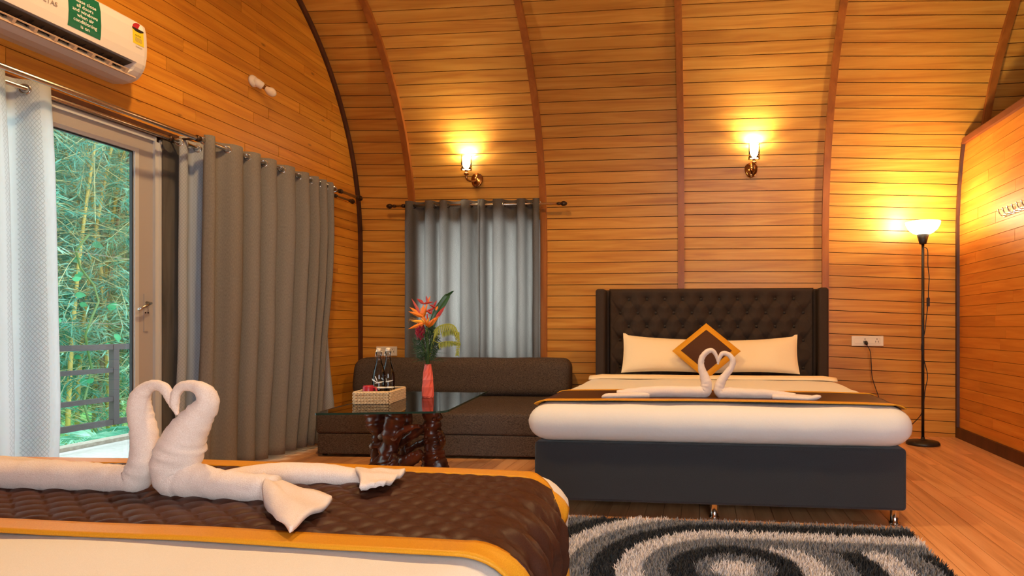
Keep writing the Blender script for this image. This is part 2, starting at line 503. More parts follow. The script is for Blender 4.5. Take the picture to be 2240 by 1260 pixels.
# ------------------------------------------------------------------ the vault's profile
EA, EB, EZ = 1.92, 2.2, 1.7          # ellipse half axes, spring height
EY = YB - EA
YAP = 2.4                            # the apex lies above the middle of the room
prof = [(YB, 0.0)]
for i in range(1, 35): prof.append((YB, EZ * i / 34))
PH1 = math.radians(58)
for i in range(1, 61):
    a = PH1 * i / 60; prof.append((EY + EA * math.cos(a), EZ + EB * math.sin(a)))
ty, tz = prof[-1][0] - prof[-2][0], prof[-1][1] - prof[-2][1]
ang = math.atan2(tz, -ty)
R2 = (prof[-1][0] - YAP) / math.sin(ang)
y1, z1 = prof[-1]
for i in range(1, 31):
    a = ang * (1 - i / 30); prof.append((YAP + R2 * math.sin(a), z1 + R2 * (math.cos(a) - math.cos(ang))))
ZAP = prof[-1][1]
SL = [0.0]
for i in range(1, len(prof)): SL.append(SL[-1] + math.hypot(prof[i][0] - prof[i - 1][0], prof[i][1] - prof[i - 1][1]))
def pat(s):
    """point (Y, Z) and inward normal at arc length s from the floor"""
    s = max(0.0, min(s, SL[-1] - 1e-6))
    lo, hi = 0, len(SL) - 1
    while hi - lo > 1:
        mid = (lo + hi) // 2
        if SL[mid] <= s: lo = mid
        else: hi = mid
    f = (s - SL[lo]) / (SL[hi] - SL[lo])
    y = prof[lo][0] * (1 - f) + prof[hi][0] * f; z = prof[lo][1] * (1 - f) + prof[hi][1] * f
    dy, dz = prof[hi][0] - prof[lo][0], prof[hi][1] - prof[lo][1]; L = math.hypot(dy, dz)
    return y, z, (-dz / L, dy / L)      # inward normal (towards the room)
def yprof(z):
    """depth of the vault's face at height z"""
    if z <= EZ: return YB
    for i in range(1, len(prof)):
        if prof[i][1] >= z:
            f = (z - prof[i - 1][1]) / max(1e-9, prof[i][1] - prof[i - 1][1])
            return prof[i - 1][0] * (1 - f) + prof[i][0] * f
    return YAP
RIBS = [-2.694, -1.44, -0.183, 1.073, 2.325]
WIN = (-2.655, -1.475, 0.62, 1.93)   # back window X0 X1 Z0 Z1

# ------------------------------------------------------------------ structure: back wall and vault
STOP = 4.62                           # arc length up to which the boards are laid one by one
def strip(mb, x0, x1, s0, s1, off, n):
    for i in range(n):
        a, b = s0 + (s1 - s0) * i / n, s0 + (s1 - s0) * (i + 1) / n
        ya, za, na = pat(a); yb, zb, nb = pat(b)
        A = [(x, ya + na[0] * off, za + na[1] * off) for x in (x0, x1)]
        B = [(x, yb + nb[0] * off, zb + nb[1] * off) for x in (x0, x1)]
        mb.add([A[0], A[1], B[1], B[0]], [(0, 1, 2, 3)])
mb = MB()
for x0, x1, s0, s1 in ((XL - 0.1, WIN[0], 0, STOP), (WIN[1], XE, 0, STOP), (WIN[0], WIN[1], 0, WIN[2]), (WIN[0], WIN[1], WIN[3], STOP)):
    strip(mb, x0, x1, s0, s1, -0.016, 60)
wall_back = struct(mb.build('wall_back', 'gap'))
wall_back['label'] = 'curved back wall of orange horizontal boards'
PITCH = 0.1015
bays = [(XL, RIBS[0], 0.030, 0.03), (RIBS[0], RIBS[1], 0.008, 0.0), (RIBS[1], RIBS[2], 0.0, 0.012),
        (RIBS[2], RIBS[3], 0.010, 0.016), (RIBS[3], RIBS[4], 0.045, 0.05), (RIBS[4], XE, -0.012, 0.02)]
for x0, x1, slope, ph in bays:
    k = -1
    while True:
        s0 = ph + k * PITCH; k += 1
        if s0 > STOP - PITCH: break
        xm = (x0 + x1) / 2
        def cs(x, s): return max(0.0, s - slope * (x - xm))
        lo, hi = s0 + 0.0028, s0 + PITCH - 0.0028
        if cs(x1, hi) <= 0.004 or (x0 > 2 and s0 < 1.9): continue
        if x0 == RIBS[0] and hi > WIN[2] and lo < WIN[3]: continue
        A, B = [], []
        for x, s in ((x0, cs(x0, lo)), (x1, cs(x1, lo)), (x1, cs(x1, hi)), (x0, cs(x0, hi))):
            y, z, n = pat(s)
            A.append((x, y, z)); B.append((x, y - n[0] * 0.014, z - n[1] * 0.014))
        MB().hexa(A, B).build('plank', 'vault', wall_back)
# ribs over the joints
for i, x in enumerate(RIBS + [3.57]):
    mb = MB(); n = 90; sA = 1.95 if i >= 4 else 0.0
    wd, dp = 0.028, 0.034
    ring = []
    for q in range(n + 1):
        y, z, nn = pat(sA + (SL[-1] - sA) * q / n)
        ring.append([(x - wd, y + nn[0] * -0.004, z + nn[1] * -0.004), (x - wd, y + nn[0] * dp, z + nn[1] * dp), (x + wd, y + nn[0] * dp, z + nn[1] * dp), (x + wd, y + nn[0] * -0.004, z + nn[1] * -0.004)])
    k = len(mb.v)
    for rr in ring: mb.v += [Vector(p) for p in rr]
    for q in range(n):
        for j in range(4):
            mb.f.append((q * 4 + j, q * 4 + (j + 1) % 4, (q + 1) * 4 + (j + 1) % 4, (q + 1) * 4 + j))
    mb.f.append((0, 1, 2, 3)); mb.f.append(tuple(n * 4 + j for j in (3, 2, 1, 0)))
    mb.build('rib', 'rib', wall_back)
# rest of the vault, above the picture and behind the camera
mb = MB(); strip(mb, XL - 0.1, XE, STOP, SL[-1], 0.0, 30)
cl = len(mb.v)
for i in range(60):
    a, b = SL[-1] * i / 60, SL[-1] * (i + 1) / 60
    ya, za, _ = pat(a); yb_, zb_, _ = pat(b)
    if zb_ < 2.15: continue
    mb.add([(XL - 0.1, 2 * YAP - ya, za), (XE, 2 * YAP - ya, za), (XE, 2 * YAP - yb_, zb_), (XL - 0.1, 2 * YAP - yb_, zb_)], [(0, 1, 2, 3)])
ceil = struct(mb.build('ceiling', 'vault'))
YF = 2 * YAP - YB
# wall behind the camera, with one wide window
mb = MB()
for x0, x1, z0, z1 in ((XL - 0.1, -0.1, 0, 2.25), (1.6, XE, 0, 2.25), (-0.1, 1.6, 0, 0.6), (-0.1, 1.6, 1.9, 2.25)):
    mb.box(((x0 + x1) / 2, YF - 0.03, (z0 + z1) / 2), (x1 - x0, 0.06, z1 - z0))
wall_front = struct(mb.build('wall_front', 'gable'))
mb = MB()
for x in (-0.07, 0.75, 1.57): mb.box((x, YF - 0.03, 1.25), (0.06, 0.05, 1.3))
for z in (0.63, 1.87): mb.box((0.75, YF - 0.03, z), (1.7, 0.05, 0.06))
struct(mb.build('window_2', 'upvc'))

# ------------------------------------------------------------------ floor
mb = MB(); mb.box((0.26, 2.4, -0.04), (7.2, 6.9, 0.05)); mb.box((0.26, YB + 0.04, 0.0), (7.2, 0.04, 0.06))  # second box: unseen strip behind the planks, added to stop outside light leaking in
floor = struct(mb.build('floor', 'floorgap'))
x = XL; FW = 0.092; col_i = 0
while x < XR - 0.01:
    x1 = min(x + FW, XR)
    y = 5.77; first = True
    vis0 = 2.25 if (x > 0.5) else (3.0 if x > -0.7 else 2.2)
    while y > vis0:
        L = R.uniform(0.5, 2.2) if first else R.uniform(1.6, 2.6)
        first = False
        y0 = max(y - L, vis0 - 0.3)
        if y0 - vis0 < 0.3: y0 = vis0 - 0.3
        MB().box(((x + x1) / 2, (y + y0) / 2, -0.008), (x1 - x - 0.0022, y - y0 - 0.002, 0.016)).build('floorboard', 'floor', floor, fix=False)
        y = y0
    x = x1; col_i += 1
mb = MB()   # the floor under the near bed and behind the camera
mb.box((-1.9, 0.6, -0.009), (2.7, 2.6, 0.014)); mb.box((1.35, 0.45, -0.009), (1.66, 2.9, 0.014))
mb.build('floorboard_field', 'floor', floor)

# ------------------------------------------------------------------ left gable wall with the glass doors
D1 = (1.9, 3.505); POST = (3.505, 3.652); D2 = (3.652, 4.93); DZ = 2.09
mb = MB()
def gable_back(y0, y1, z0, z1): mb.box((XL - 0.05, (y0 + y1) / 2, (z0 + z1) / 2), (0.06, y1 - y0, z1 - z0))
gable_back(YF - 0.1, D1[0], 0, DZ); gable_back(D2[1], YB + 0.1, 0, 2.35)
gable_back(YF - 0.1, D2[1], DZ, 2.35)
zz = 2.35
while zz < ZAP:                     # stepped up to the curve of the vault
    z2 = min(zz + 0.1, ZAP); ye = yprof(zz) + 0.03
    gable_back(2 * YAP - ye, ye, zz, z2); zz = z2
wall_left = struct(mb.build('wall_left', 'gap'))
wall_left['label'] = 'gable wall of orange pine boards around the glass door'
BW = 0.083
def board(parent, X, y0, y1, z0, z1, mat, sgn):
    """one wall board; its upper and lower ends follow the vault"""
    yl, yh = min(y1, yprof(z0)), min(y1, yprof(z1))
    if yl - y0 < 0.02: return
    g = 0.0018
    a = [(X, y0 + g, z0 + g), (X, yl - g, z0 + g), (X, max(y0 + 2 * g, yh - g), z1 - g), (X, y0 + g, z1 - g)]
    b = [(X - 0.018 * sgn, p[1], p[2]) for p in a]
    MB().hexa(a, b).build('board', mat, parent)
k = 0
while True:
    z0 = DZ - 25 * BW + k * BW; k += 1
    z1 = z0 + BW
    if z0 > 3.85: break
    if z1 < 0.02: continue
    z0 = max(z0, 0.0)
    ystart = D2[1] if z1 < DZ + 0.02 else 2.2
    y = YB
    n = 0
    while y > ystart + 0.02:
        L = R.uniform(0.35, 1.5) if n == 0 else R.uniform(0.7, 1.6)
        y0 = max(y - L, ystart)
        if y0 - ystart < 0.25: y0 = ystart
        if yprof(z0) > y0: board(wall_left, XL + R.uniform(-0.0015, 0.0015), y0, y, z0, z1, 'gable', 1)
        y = y0; n += 1
# dark trim in the corner between gable and vault
mb = MB(); n = 80; ring = []
for q in range(n + 1):
    y, z, nn = pat(SL[-1] * q / n)
    ring.append([(XL, y, z), (XL, y + nn[0] * 0.042, z + nn[1] * 0.042), (XL + 0.02, y + nn[0] * 0.042, z + nn[1] * 0.042), (XL + 0.024, y, z)])
for rr in ring: mb.v += [Vector(p) for p in rr]
for q in range(n):
    for j in range(4): mb.f.append((q * 4 + j, q * 4 + (j + 1) % 4, (q + 1) * 4 + (j + 1) % 4, (q + 1) * 4 + j))
struct(mb.build('trim_1', 'dark_trim'))
mb = MB(); mb.box((XL - 0.02, (POST[0] + POST[1]) / 2, DZ / 2), (0.07, POST[1] - POST[0], DZ))
struct(mb.build('trim_2', 'post'))
mb = MB(); mb.box((XL - 0.005, 3.4, DZ + 0.012), (0.05, 3.1, 0.05))
struct(mb.build('trim_3', 'dark_trim'))

def glass_door(name, y0, y1, handle):
    fx = XL - 0.03
    d = thing(name, 'white framed glass door leading onto the balcony', 'door', (fx, (y0 + y1) / 2, 0), kind='structure')
    del d['category']
    fw = 0.045
    mb = MB()
    mb.box((fx, y0 + fw / 2, DZ / 2), (0.07, fw, DZ)); mb.box((fx, y1 - fw / 2, DZ / 2), (0.07, fw, DZ))
    mb.box((fx, (y0 + y1) / 2, DZ - 0.02), (0.07, y1 - y0 - 2 * fw, 0.04)); mb.box((fx, (y0 + y1) / 2, 0.015), (0.07, y1 - y0 - 2 * fw, 0.03))
    for yy in (y1 - fw, y1 - 0.016): mb.box((fx + 0.037, yy, DZ / 2), (0.006, 0.008, DZ))
    mb.build('frame', 'upvc', d)
    a0, a1, b0, b1 = y0 + fw, y1 - fw, 0.03, DZ - 0.04
    sw = 0.098
    mb = MB()
    mb.box((fx - 0.006, a0 + sw / 2, (b0 + b1) / 2), (0.05, sw, b1 - b0)); mb.box((fx - 0.006, a1 - sw / 2, (b0 + b1) / 2), (0.05, sw, b1 - b0))
    mb.box((fx - 0.006, (a0 + a1) / 2, b1 - 0.035), (0.05, a1 - a0 - 2 * sw, 0.07)); mb.box((fx - 0.006, (a0 + a1) / 2, b0 + 0.04), (0.05, a1 - a0 - 2 * sw, 0.08))
    sash = mb.build('sash', 'upvc_sash', d)
    g0, g1, h0, h1 = a0 + sw, a1 - sw, b0 + 0.08, b1 - 0.07
    mb = MB(); bw = 0.026
    mb.box((fx + 0.008, g0 + bw / 2, (h0 + h1) / 2), (0.03, bw, h1 - h0)); mb.box((fx + 0.008, g1 - bw / 2, (h0 + h1) / 2), (0.03, bw, h1 - h0))
    mb.box((fx + 0.008, (g0 + g1) / 2, h1 - 0.011), (0.03, g1 - g0 - 2 * bw, 0.022)); mb.box((fx + 0.008, (g0 + g1) / 2, h0 + 0.011), (0.03, g1 - g0 - 2 * bw, 0.022))
    mb.build('glazing_bead', 'upvc', sash)
    mb = MB(); q = 0.007
    for yy in (g0 + bw + q / 2, g1 - bw - q / 2): mb.box((fx + 0.002, yy, (h0 + h1) / 2), (0.016, q, h1 - h0 - 0.044))
    for zz_ in (h0 + 0.022 + q / 2, h1 - 0.022 - q / 2): mb.box((fx + 0.002, (g0 + g1) / 2, zz_), (0.016, g1 - g0 - 2 * bw, q))
    mb.build('seal', 'seal', sash)
    mb = MB(); mb.box((fx - 0.004, (g0 + g1) / 2, (h0 + h1) / 2), (0.006, g1 - g0 - 2 * bw, h1 - h0 - 0.044))
    mb.build('pane', 'door_glass', sash)
    if handle:
        hy = a1 - sw * 0.52
        hb = MB(); hb.box((fx + 0.022, hy, 1.03), (0.008, 0.03, 0.22)); h = hb.build('handle', 'upvc_sash', d)
        MB().tube([(fx + 0.026, hy, 1.09), (fx + 0.055, hy, 1.085), (fx + 0.062, hy - 0.02, 1.08), (fx + 0.058, hy - 0.085, 1.045)], 0.008, 8).build('lever', 'brushed', h, True)
        lb = MB()
        for dy in (-0.008, 0.010): lb.lathe([(0.0045, 0), (0.0045, 0.003)], (fx + 0.026, hy + dy, 1.03), 8, Matrix.Rotation(PI / 2, 3, 'Y'))
        lb.build('lock', 'hole', h)
    return d
door1 = glass_door('door_1', D1[0], D1[1], True)
door2 = glass_door('door_2', D2[0], D2[1], False)

# ------------------------------------------------------------------ right partition
mb = MB()
ptz = lambda y: 2.515 - 0.02 * (5.65 - y)
for i in range(25):
    z0, z1 = 0.1 * i, min(0.1 * (i + 1), 2.5)
    ye = min(yprof(z0), yprof(z1)) - 0.02
    mb.box((XR + 0.05, (YF + ye) / 2, (z0 + z1) / 2), (0.06, ye - YF, z1 - z0))
wall_right = struct(mb.build('wall_right', 'gap'))
wall_right['label'] = 'low partition of honey pine boards beside the lamp'
PW = 0.0862
k = 0
while k * PW + 0.085 < 2.47:
    z0 = 0.085 + k * PW; z1 = min(z0 + PW, 2.47); k += 1
    y = YB - 0.02; n = 0
    while y > 2.9:
        L = R.uniform(0.3, 1.3) if n == 0 else R.uniform(0.6, 1.4)
        y0 = max(y - L, 2.85)
        yl, yh = min(y, yprof(z0) - 0.02), min(y, yprof(z1) - 0.02)
        if yl > y0 + 0.03:
            g = 0.0014; X = XR + R.uniform(-0.001, 0.001)
            a = [(X, y0 + g, z0 + g), (X, yl - g, z0 + g), (X, yh - g, z1 - g), (X, y0 + g, z1 - g)]
            MB().hexa(a, [(X + 0.018, p[1], p[2]) for p in a]).build('board', 'partition', wall_right)
        y = y0; n += 1
mb = MB()
mb.hexa([(XR - 0.03, 2.85, ptz(2.85) - 0.045), (XR - 0.03, 5.62, ptz(5.62) - 0.045), (XR - 0.03, 5.60, ptz(5.6)), (XR - 0.03, 2.85, ptz(2.85))],
        [(XR + 0.10, 2.85, ptz(2.85) - 0.045), (XR + 0.10, 5.62, ptz(5.62) - 0.045), (XR + 0.10, 5.60, ptz(5.6)), (XR + 0.10, 2.85, ptz(2.85))])
struct(mb.build('trim_4', 'brown_trim'))
mb = MB(); mb.box((XR - 0.011, 4.3, 0.045), (0.024, 2.9, 0.09)); struct(mb.build('baseboard_right', 'dark_trim'))
mb = MB(); n = 26
ring = []
for q in range(n + 1):
    z = 2.49 * q / n; y = yprof(z)
    ring.append([(XR - 0.022, y, z), (XR - 0.022, y - 0.03, z), (XR, y - 0.034, z), (XR + 0.01, y, z)])
for rr in ring: mb.v += [Vector(p) for p in rr]
for q in range(n):
    for j in range(4): mb.f.append((q * 4 + j, q * 4 + (j + 1) % 4, (q + 1) * 4 + (j + 1) % 4, (q + 1) * 4 + j))
struct(mb.build('trim_5', 'dark_trim'))
mb = MB(); mb.box((XE + 0.03, 2.4, 2.2), (0.06, 6.9, 4.6)); struct(mb.build('wall_right_end', 'gable'))

# ------------------------------------------------------------------ back window
wd_ = thing('window_1', 'white framed window behind the grey back curtains', 'window', (-2.06, YB, WIN[2]), kind='structure'); del wd_['category']
mb = MB()
for xx in (WIN[0] + 0.025, WIN[1] - 0.025, (WIN[0] + WIN[1]) / 2): mb.box((xx, YB + 0.01, (WIN[2] + WIN[3]) / 2), (0.05, 0.07, WIN[3] - WIN[2]))
for z in (WIN[2] + 0.025, WIN[3] - 0.025): mb.box(((WIN[0] + WIN[1]) / 2, YB + 0.01, z), (WIN[1] - WIN[0], 0.06, 0.05))
mb.build('window_frame', 'upvc', wd_)
mid = (WIN[0] + WIN[1]) / 2
for xa, xb in ((WIN[0] + 0.05, mid - 0.025), (mid + 0.025, WIN[1] - 0.05)):
    MB().box(((xa + xb) / 2, YB + 0.012, (WIN[2] + WIN[3]) / 2), (xb - xa, 0.006, WIN[3] - WIN[2] - 0.1)).build('pane', 'door_glass', wd_)

# ------------------------------------------------------------------ beds
def nz(p, s, a): return (noise.noise(Vector(p) * s)) * a
def make_bed(cx, foot, d, label, buttons):
    """d = +1: head towards the back wall; -1: head towards the camera. foot = Y of the base's foot face"""
    HW, L = 0.902, 2.0
    yc = foot + d * L / 2
    b = thing('bed', label, 'bed', (cx, yc, 0))
    def boxfn(p):
        return (p.x + nz(p, 5, 0.003), p.y, p.z + nz(p, 3, 0.003))
    rbox('base', (cx, yc, 0.2225), (2 * HW, L, 0.295), 0.018, 'box', b, 3)
    for xx in (-0.84, 0.0, 0.86):
        for yy in (0.055, L - 0.1):
            MB().lathe([(0.026, 0), (0.026, 0.008), (0.021, 0.012), (0.021, 0.07), (0.025, 0.076)], (cx + xx, foot + d * yy, 0), 16).build('leg', 'chrome', b, True)
    if buttons:
        y0 = foot + d * (L - 0.07)           # face of the padded panel
        hb = rbox('headboard', (cx, y0 + d * 0.10, 0.66), (1.70, 0.08, 1.17), 0.02, 'headboard', b, 3)
        px0, px1, pz0, pz1 = cx - 0.805, cx + 0.805, 0.42, 1.252
        bx, bz = 0.1445, 0.1085
        def lattice():
            out = []
            for r in range(7):
                zz = pz1 - 0.085 - r * bz
                o = 0 if r % 2 == 0 else bx / 2
                n = 10 if r % 2 == 0 else 11
                for k in range(n):
                    out.append((cx + 0.005 - (n - 1) / 2 * bx + k * bx, zz))
            return [q for q in out if q[1] > 0.5]
        lat = lattice()
        def depth(x, z):
            best = 9; 
            for (a, c) in lat:
                if abs(a - x) < 0.16 and abs(c - z) < 0.16:
                    q = math.hypot(a - x, c - z); best = min(best, q)
            t = min(1.0, best / 0.075)
            e = min(1.0, min(x - px0, px1 - x, pz1 - z) / 0.03 + 0.02)
            dd = 0.045 * (math.sqrt(max(0.0, 1 - (1 - max(0, e)) ** 2))) - 0.034 * (1 - t) ** 1.3
            # diagonal folds between neighbouring buttons
            u = ((x - lat[0][0]) / bx + (z - lat[0][1]) / (2 * bz)); v = ((x - lat[0][0]) / bx - (z - lat[0][1]) / (2 * bz))
            fu, fv = abs(u - round(u)), abs(v - round(v))
            inside = (lat[0][1] + 0.02 > z) and abs(x - cx) < 0.78
            if inside: dd -= 0.010 * max(0, 1 - min(fu, fv) / 0.10)
            return dd
        def pf(u, v):
            x = px0 + (px1 - px0) * u; z = pz1 - (pz1 - pz0) * v
            return (x, y0 + d * 0.065 - d * depth(x, z), z)
        mb = MB(); mb.shell(pf, 190, 92, -0.01 * d)
        pan = mb.build('padding', 'headboard', b, True)
        me = None
        for (a, c) in lat:
            q = MB().lathe([(0.0, -0.004), (0.008, -0.003), (0.011, 0.002), (0.009, 0.006), (0.0, 0.008)], (a, y0 + d * (0.065 - 0.013), c), 10, Matrix.Rotation(PI / 2 * d, 3, 'X'))
            q.build('button', 'button', pan, True)
        for sx in (-1, 1):
            rbox('wing', (cx + sx * 0.862, y0 + d * 0.035, 0.655), (0.078, 0.21, 1.185), 0.022, 'headboard', b, 4)
    return b
def mattress(cx, foot, d, ztop, label):
    HW, L = 0.925, 1.93
    yc = foot + d * (L / 2 - 0.03)
    zc = (0.37 + ztop) / 2
    def fn(p):
        u, v = (p.x - cx) / HW, (p.y - yc) / (L / 2)
        t = (p.z - 0.37) / (ztop - 0.37)
        z = p.z + (0.010 * (1 - u * u) * (1 - v ** 4) - 0.004 + nz(p, 3.5, 0.008)) * max(0, t)
        bul = math.sin(PI * max(0, min(1, t)))
        x = p.x + (0.012 * bul * u) + nz(Vector((p.x * 1.5, p.y * 3, p.z * 9)), 2.5, 0.006)
        y = p.y + (0.012 * bul * v) + nz(Vector((p.x * 6, p.y * 1.5, p.z * 4)), 2.0, 0.007)
        return (x, y, max(z, 0.371))
    o = rbox('mattress', (cx, yc, zc), (2 * HW, L, ztop - 0.37), 0.090, 'sheet', None, 6, fn=fn, cuts=24)
    return tag(o, label, 'mattress')
def runner(cx, y0, y1, ztop, x_from, label, hang, near_gold, far_gold, quilt, arc=9, skew=0.0):
    """a bed runner laid across the mattress, y0..y1, hanging over the sides it reaches"""
    HW = 0.925 + 0.010; r = 0.092
    th = 0.010
    t = thing('bed_runner', label, 'bed runner', (cx, (y0 + y1) / 2, ztop))
    path = []      # (dx, z, nx, nz) along the cross-section
    zt = ztop + th
    if x_from is None:
        for k in range(9 - arc, 10):
            a = PI - PI / 2 * k / 9; path.append((-HW + r + (r + 0.018 * (1 - k / 9) * (arc == 9)) * math.cos(a), zt - r + r * math.sin(a), math.cos(a), math.sin(a)))
        xs = -HW + r
    else: xs = x_from - cx
    N = int((HW - r - xs) / (0.006 if quilt else 0.011))
    for k in range(N + 1): path.append((xs + (HW - r - xs) * k / N, zt, 0, 1))
    for k in range(1, arc + 1):
        a = PI / 2 - PI / 2 * k / 9; path.append((HW - r + (r + 0.018 * k / 9 * (arc == 9)) * math.cos(a), zt - r + r * math.sin(a), math.cos(a), math.sin(a)))
    nh = 14 if hang else 0
    for k in range(1, nh + 1): path.append((HW + 0.018, zt - r - hang * k / nh, 1, 0))
    nflat = max(i for i in range(len(path)) if path[i][3] == 1)
    S = [0.0]
    for i in range(1, len(path)): S.append(S[-1] + math.hypot(path[i][0] - path[i - 1][0], path[i][1] - path[i - 1][1]))
    npt = len(path) - 1
    gw = 0.055
    ya, yb = (y0 + gw if near_gold else y0), (y1 - gw * far_gold)
    def surf(u, yy, off):
        q = u * npt; i = min(int(q), npt - 1); f = q - i
        a, b2 = path[i], path[i + 1]
        x, z, nx, nzz = (a[k] * (1 - f) + b2[k] * f for k in range(4))
        s = S[i] * (1 - f) + S[i + 1] * f
        if hang and x > HW - r:
            tt = min(1.0, (s - S[nflat]) / 0.16); ff = (yy - y0) / (y1 - y0); yy += tt * (0.035 * (1 - ff) - 0.125 * ff)
        crown = 0.010 * (1 - min(1, (x / HW) ** 2)) if nzz > 0.5 else 0.0
        o = off
        if quilt:
            p1 = (s * 0.8 + yy) / 0.062; p2 = (s * 0.8 - yy) / 0.062
            m = abs(math.sin(PI * p1)) * abs(math.sin(PI * p2))
            o += quilt * m ** 0.42 * max(0.0, min(1.0, (min(yy - ya, yb - yy)) / 0.014))
        side = abs(nx)
        o += side * (0.008 * math.sin(yy * 60 + 2 * math.sin(s * 9)) + 0.004 * math.sin(yy * 133))
        wob = nz((x * 2, yy * 2, z), 2.0, 0.004)
        return (cx + x + nx * o + skew * (1.66 - yy), yy, z + nzz * (o + wob * 0.5) + crown)
    nv = max(20, int((yb - ya) / (0.0055 if quilt else 0.009)))
    MB().shell(lambda u, v: surf(u, ya + (yb - ya) * v, 0.0), npt, nv, 0.006).build('quilt', 'runner', t, True)
    q0 = quilt; quilt = 0
    if near_gold: MB().shell(lambda u, v: surf(u, y0 + (gw + 0.004) * v, 0.004), npt, 5, 0.006).build('border', 'gold', t, True)
    if far_gold: MB().shell(lambda u, v: surf(u, yb - 0.004 + (y1 - yb + 0.004) * v, 0.004), npt, 5, 0.006).build('border', 'gold', t, True)
    return t
FX, FY = 0.062, 3.15        # far bed: centre X, foot face Y
NX, NY = -1.275, 1.65       # near bed
make_bed(FX, FY, 1, 'charcoal upholstered bed with a tall buttoned dark headboard by the back wall', True)
nb = make_bed(NX, NY, -1, 'grey upholstered bed base in the left foreground, under the quilted runner', False)
PIV = Vector((-0.35, 1.66, 0))
def swing(o, a):          # turn a thing about the foot corner of the foreground bed
    Rm = Matrix.Rotation(a, 3, 'Z')
    o.location = PIV + Rm @ (Vector(o.location) - PIV); o.rotation_euler = (0, 0, a)
swing(nb, math.radians(3.2))
FT, NTOP = 0.566, 0.574
mattress(FX, FY, 1, FT, 'white sheeted mattress on the bed with the tall headboard')
nm = mattress(NX, NY, -1, NTOP, 'white sheeted mattress of the foreground bed')
swing(nm, math.radians(3.2))
runner(FX, 3.175, 3.72, FT - 0.004, None, 'brown satin runner with thin gold edges across the far bed', 0.0, True, 0.4, 0.0, 4)
runner(NX, 0.99, 1.57, NTOP - 0.004, -2.0, 'brown quilted runner with wide gold borders across the foreground bed', 0.14, True, 1.0, 0.0085, 9, 0.056)
# folded sheet edge below the pillows, warm lamplight put into its colour
def fold(u, v):
    x = FX - 0.88 + 1.76 * u
    a = PI * v
    return (x, 4.66 + 0.06 * math.cos(a) + nz((x * 2, 0, 0), 2, 0.012), FT + 0.004 + 0.022 * math.sin(a) - 0.02 * max(0, abs(u - 0.5) * 2 - 0.9) * 10 * 0.5)
tag(MB().shell(fold, 60, 10, 0.006).build('folded_sheet', 'pillow', None, True), 'lamplight-tinted turned-down sheet edge in front of the pillows', 'sheet')

def pillow(cx, w_, h_, y, z0, tilt, label, corner):
    t = thing('pillow', label, 'pillow', (cx, y, z0))
    mb = MB()
    def f(sgn):
        def g(u, v):
            a, c = u * 2 - 1, v * 2 - 1
            th = 0.075 * ((1 - abs(a) ** 2.6) * (1 - abs(c) ** 2.6)) ** 0.55
            ex = 1 - 0.06 * (1 - abs(a) ** 2) * abs(c) ** 3 if False else 1
            x = a * w_ / 2 * (1 - 0.035 * (1 - c * c))
            z = c * h_ / 2 * (1 - 0.10 * (1 - a * a)) + (0.018 * corner * a if c > 0 else 0) * max(0, c)
            if abs(a) > 0.93 and c > 0.93: z += 0.012
            yy = -sgn * th + nz((x * 4 + cx * 7, z * 4, sgn), 1.5, 0.008)
            ct, st = math.cos(tilt), math.sin(tilt)
            return (cx + x, y + yy * ct + (z + h_ / 2) * st, z0 + (z + h_ / 2) * ct - yy * st * 0.3)
        return g
    mb.grid(f(1), 34, 20); mb.grid(f(-1), 34, 20)
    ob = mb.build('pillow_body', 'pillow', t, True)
    return t
pillow(FX - 0.335, 0.66, 0.295, 4.78, FT + 0.035, 0.42, 'lamplight-tinted pillow leaning left of the gold-edged cushion', -1)
pillow(FX + 0.320, 0.66, 0.285, 4.78, FT + 0.035, 0.42, 'lamplight-tinted pillow leaning right of the gold-edged cushion', 1)
# diamond cushion
ct_ = thing('cushion', 'brown diamond cushion with gold border against the pillows', 'cushion', (FX + 0.0, 4.66, FT + 0.02))
CC = P(1545, 768, 4.70)
def cush(s0, s1, sgn, off):
    def g(u, v):
        a, c = (s0 + (s1 - s0) * u), v * 2 - 1
        return a, c
    return g
hd = 0.166
def cpt(a, c, sgn, grow=0.0):
    th = (0.055 * ((1 - abs(a) ** 2.4) * (1 - abs(c) ** 2.4)) ** 0.6 + grow) * sgn
    if max(abs(a), abs(c)) > 0.995: th = 0
    x, z = (a - c) * 0.7071 * hd * 1.06, (a + c) * 0.7071 * hd * 0.92
    tl = 0.34
    return (CC.x + x, CC.y - th * math.cos(tl) + z * math.sin(tl), CC.z + z * math.cos(tl) + th * math.sin(tl) * 0.5)
mb = MB()
mb.grid(lambda u, v: cpt(u * 2 - 1, v * 2 - 1, 1), 26, 26); mb.grid(lambda u, v: cpt(u * 2 - 1, v * 2 - 1, -1), 26, 26)
mb.build('border', 'gold', ct_, True)
mb = MB(); mb.grid(lambda u, v: cpt((u * 2 - 1) * 0.74, (v * 2 - 1) * 0.74, 1, 0.003), 22, 22)
mb.build('front_panel', 'cushion', ct_, True)

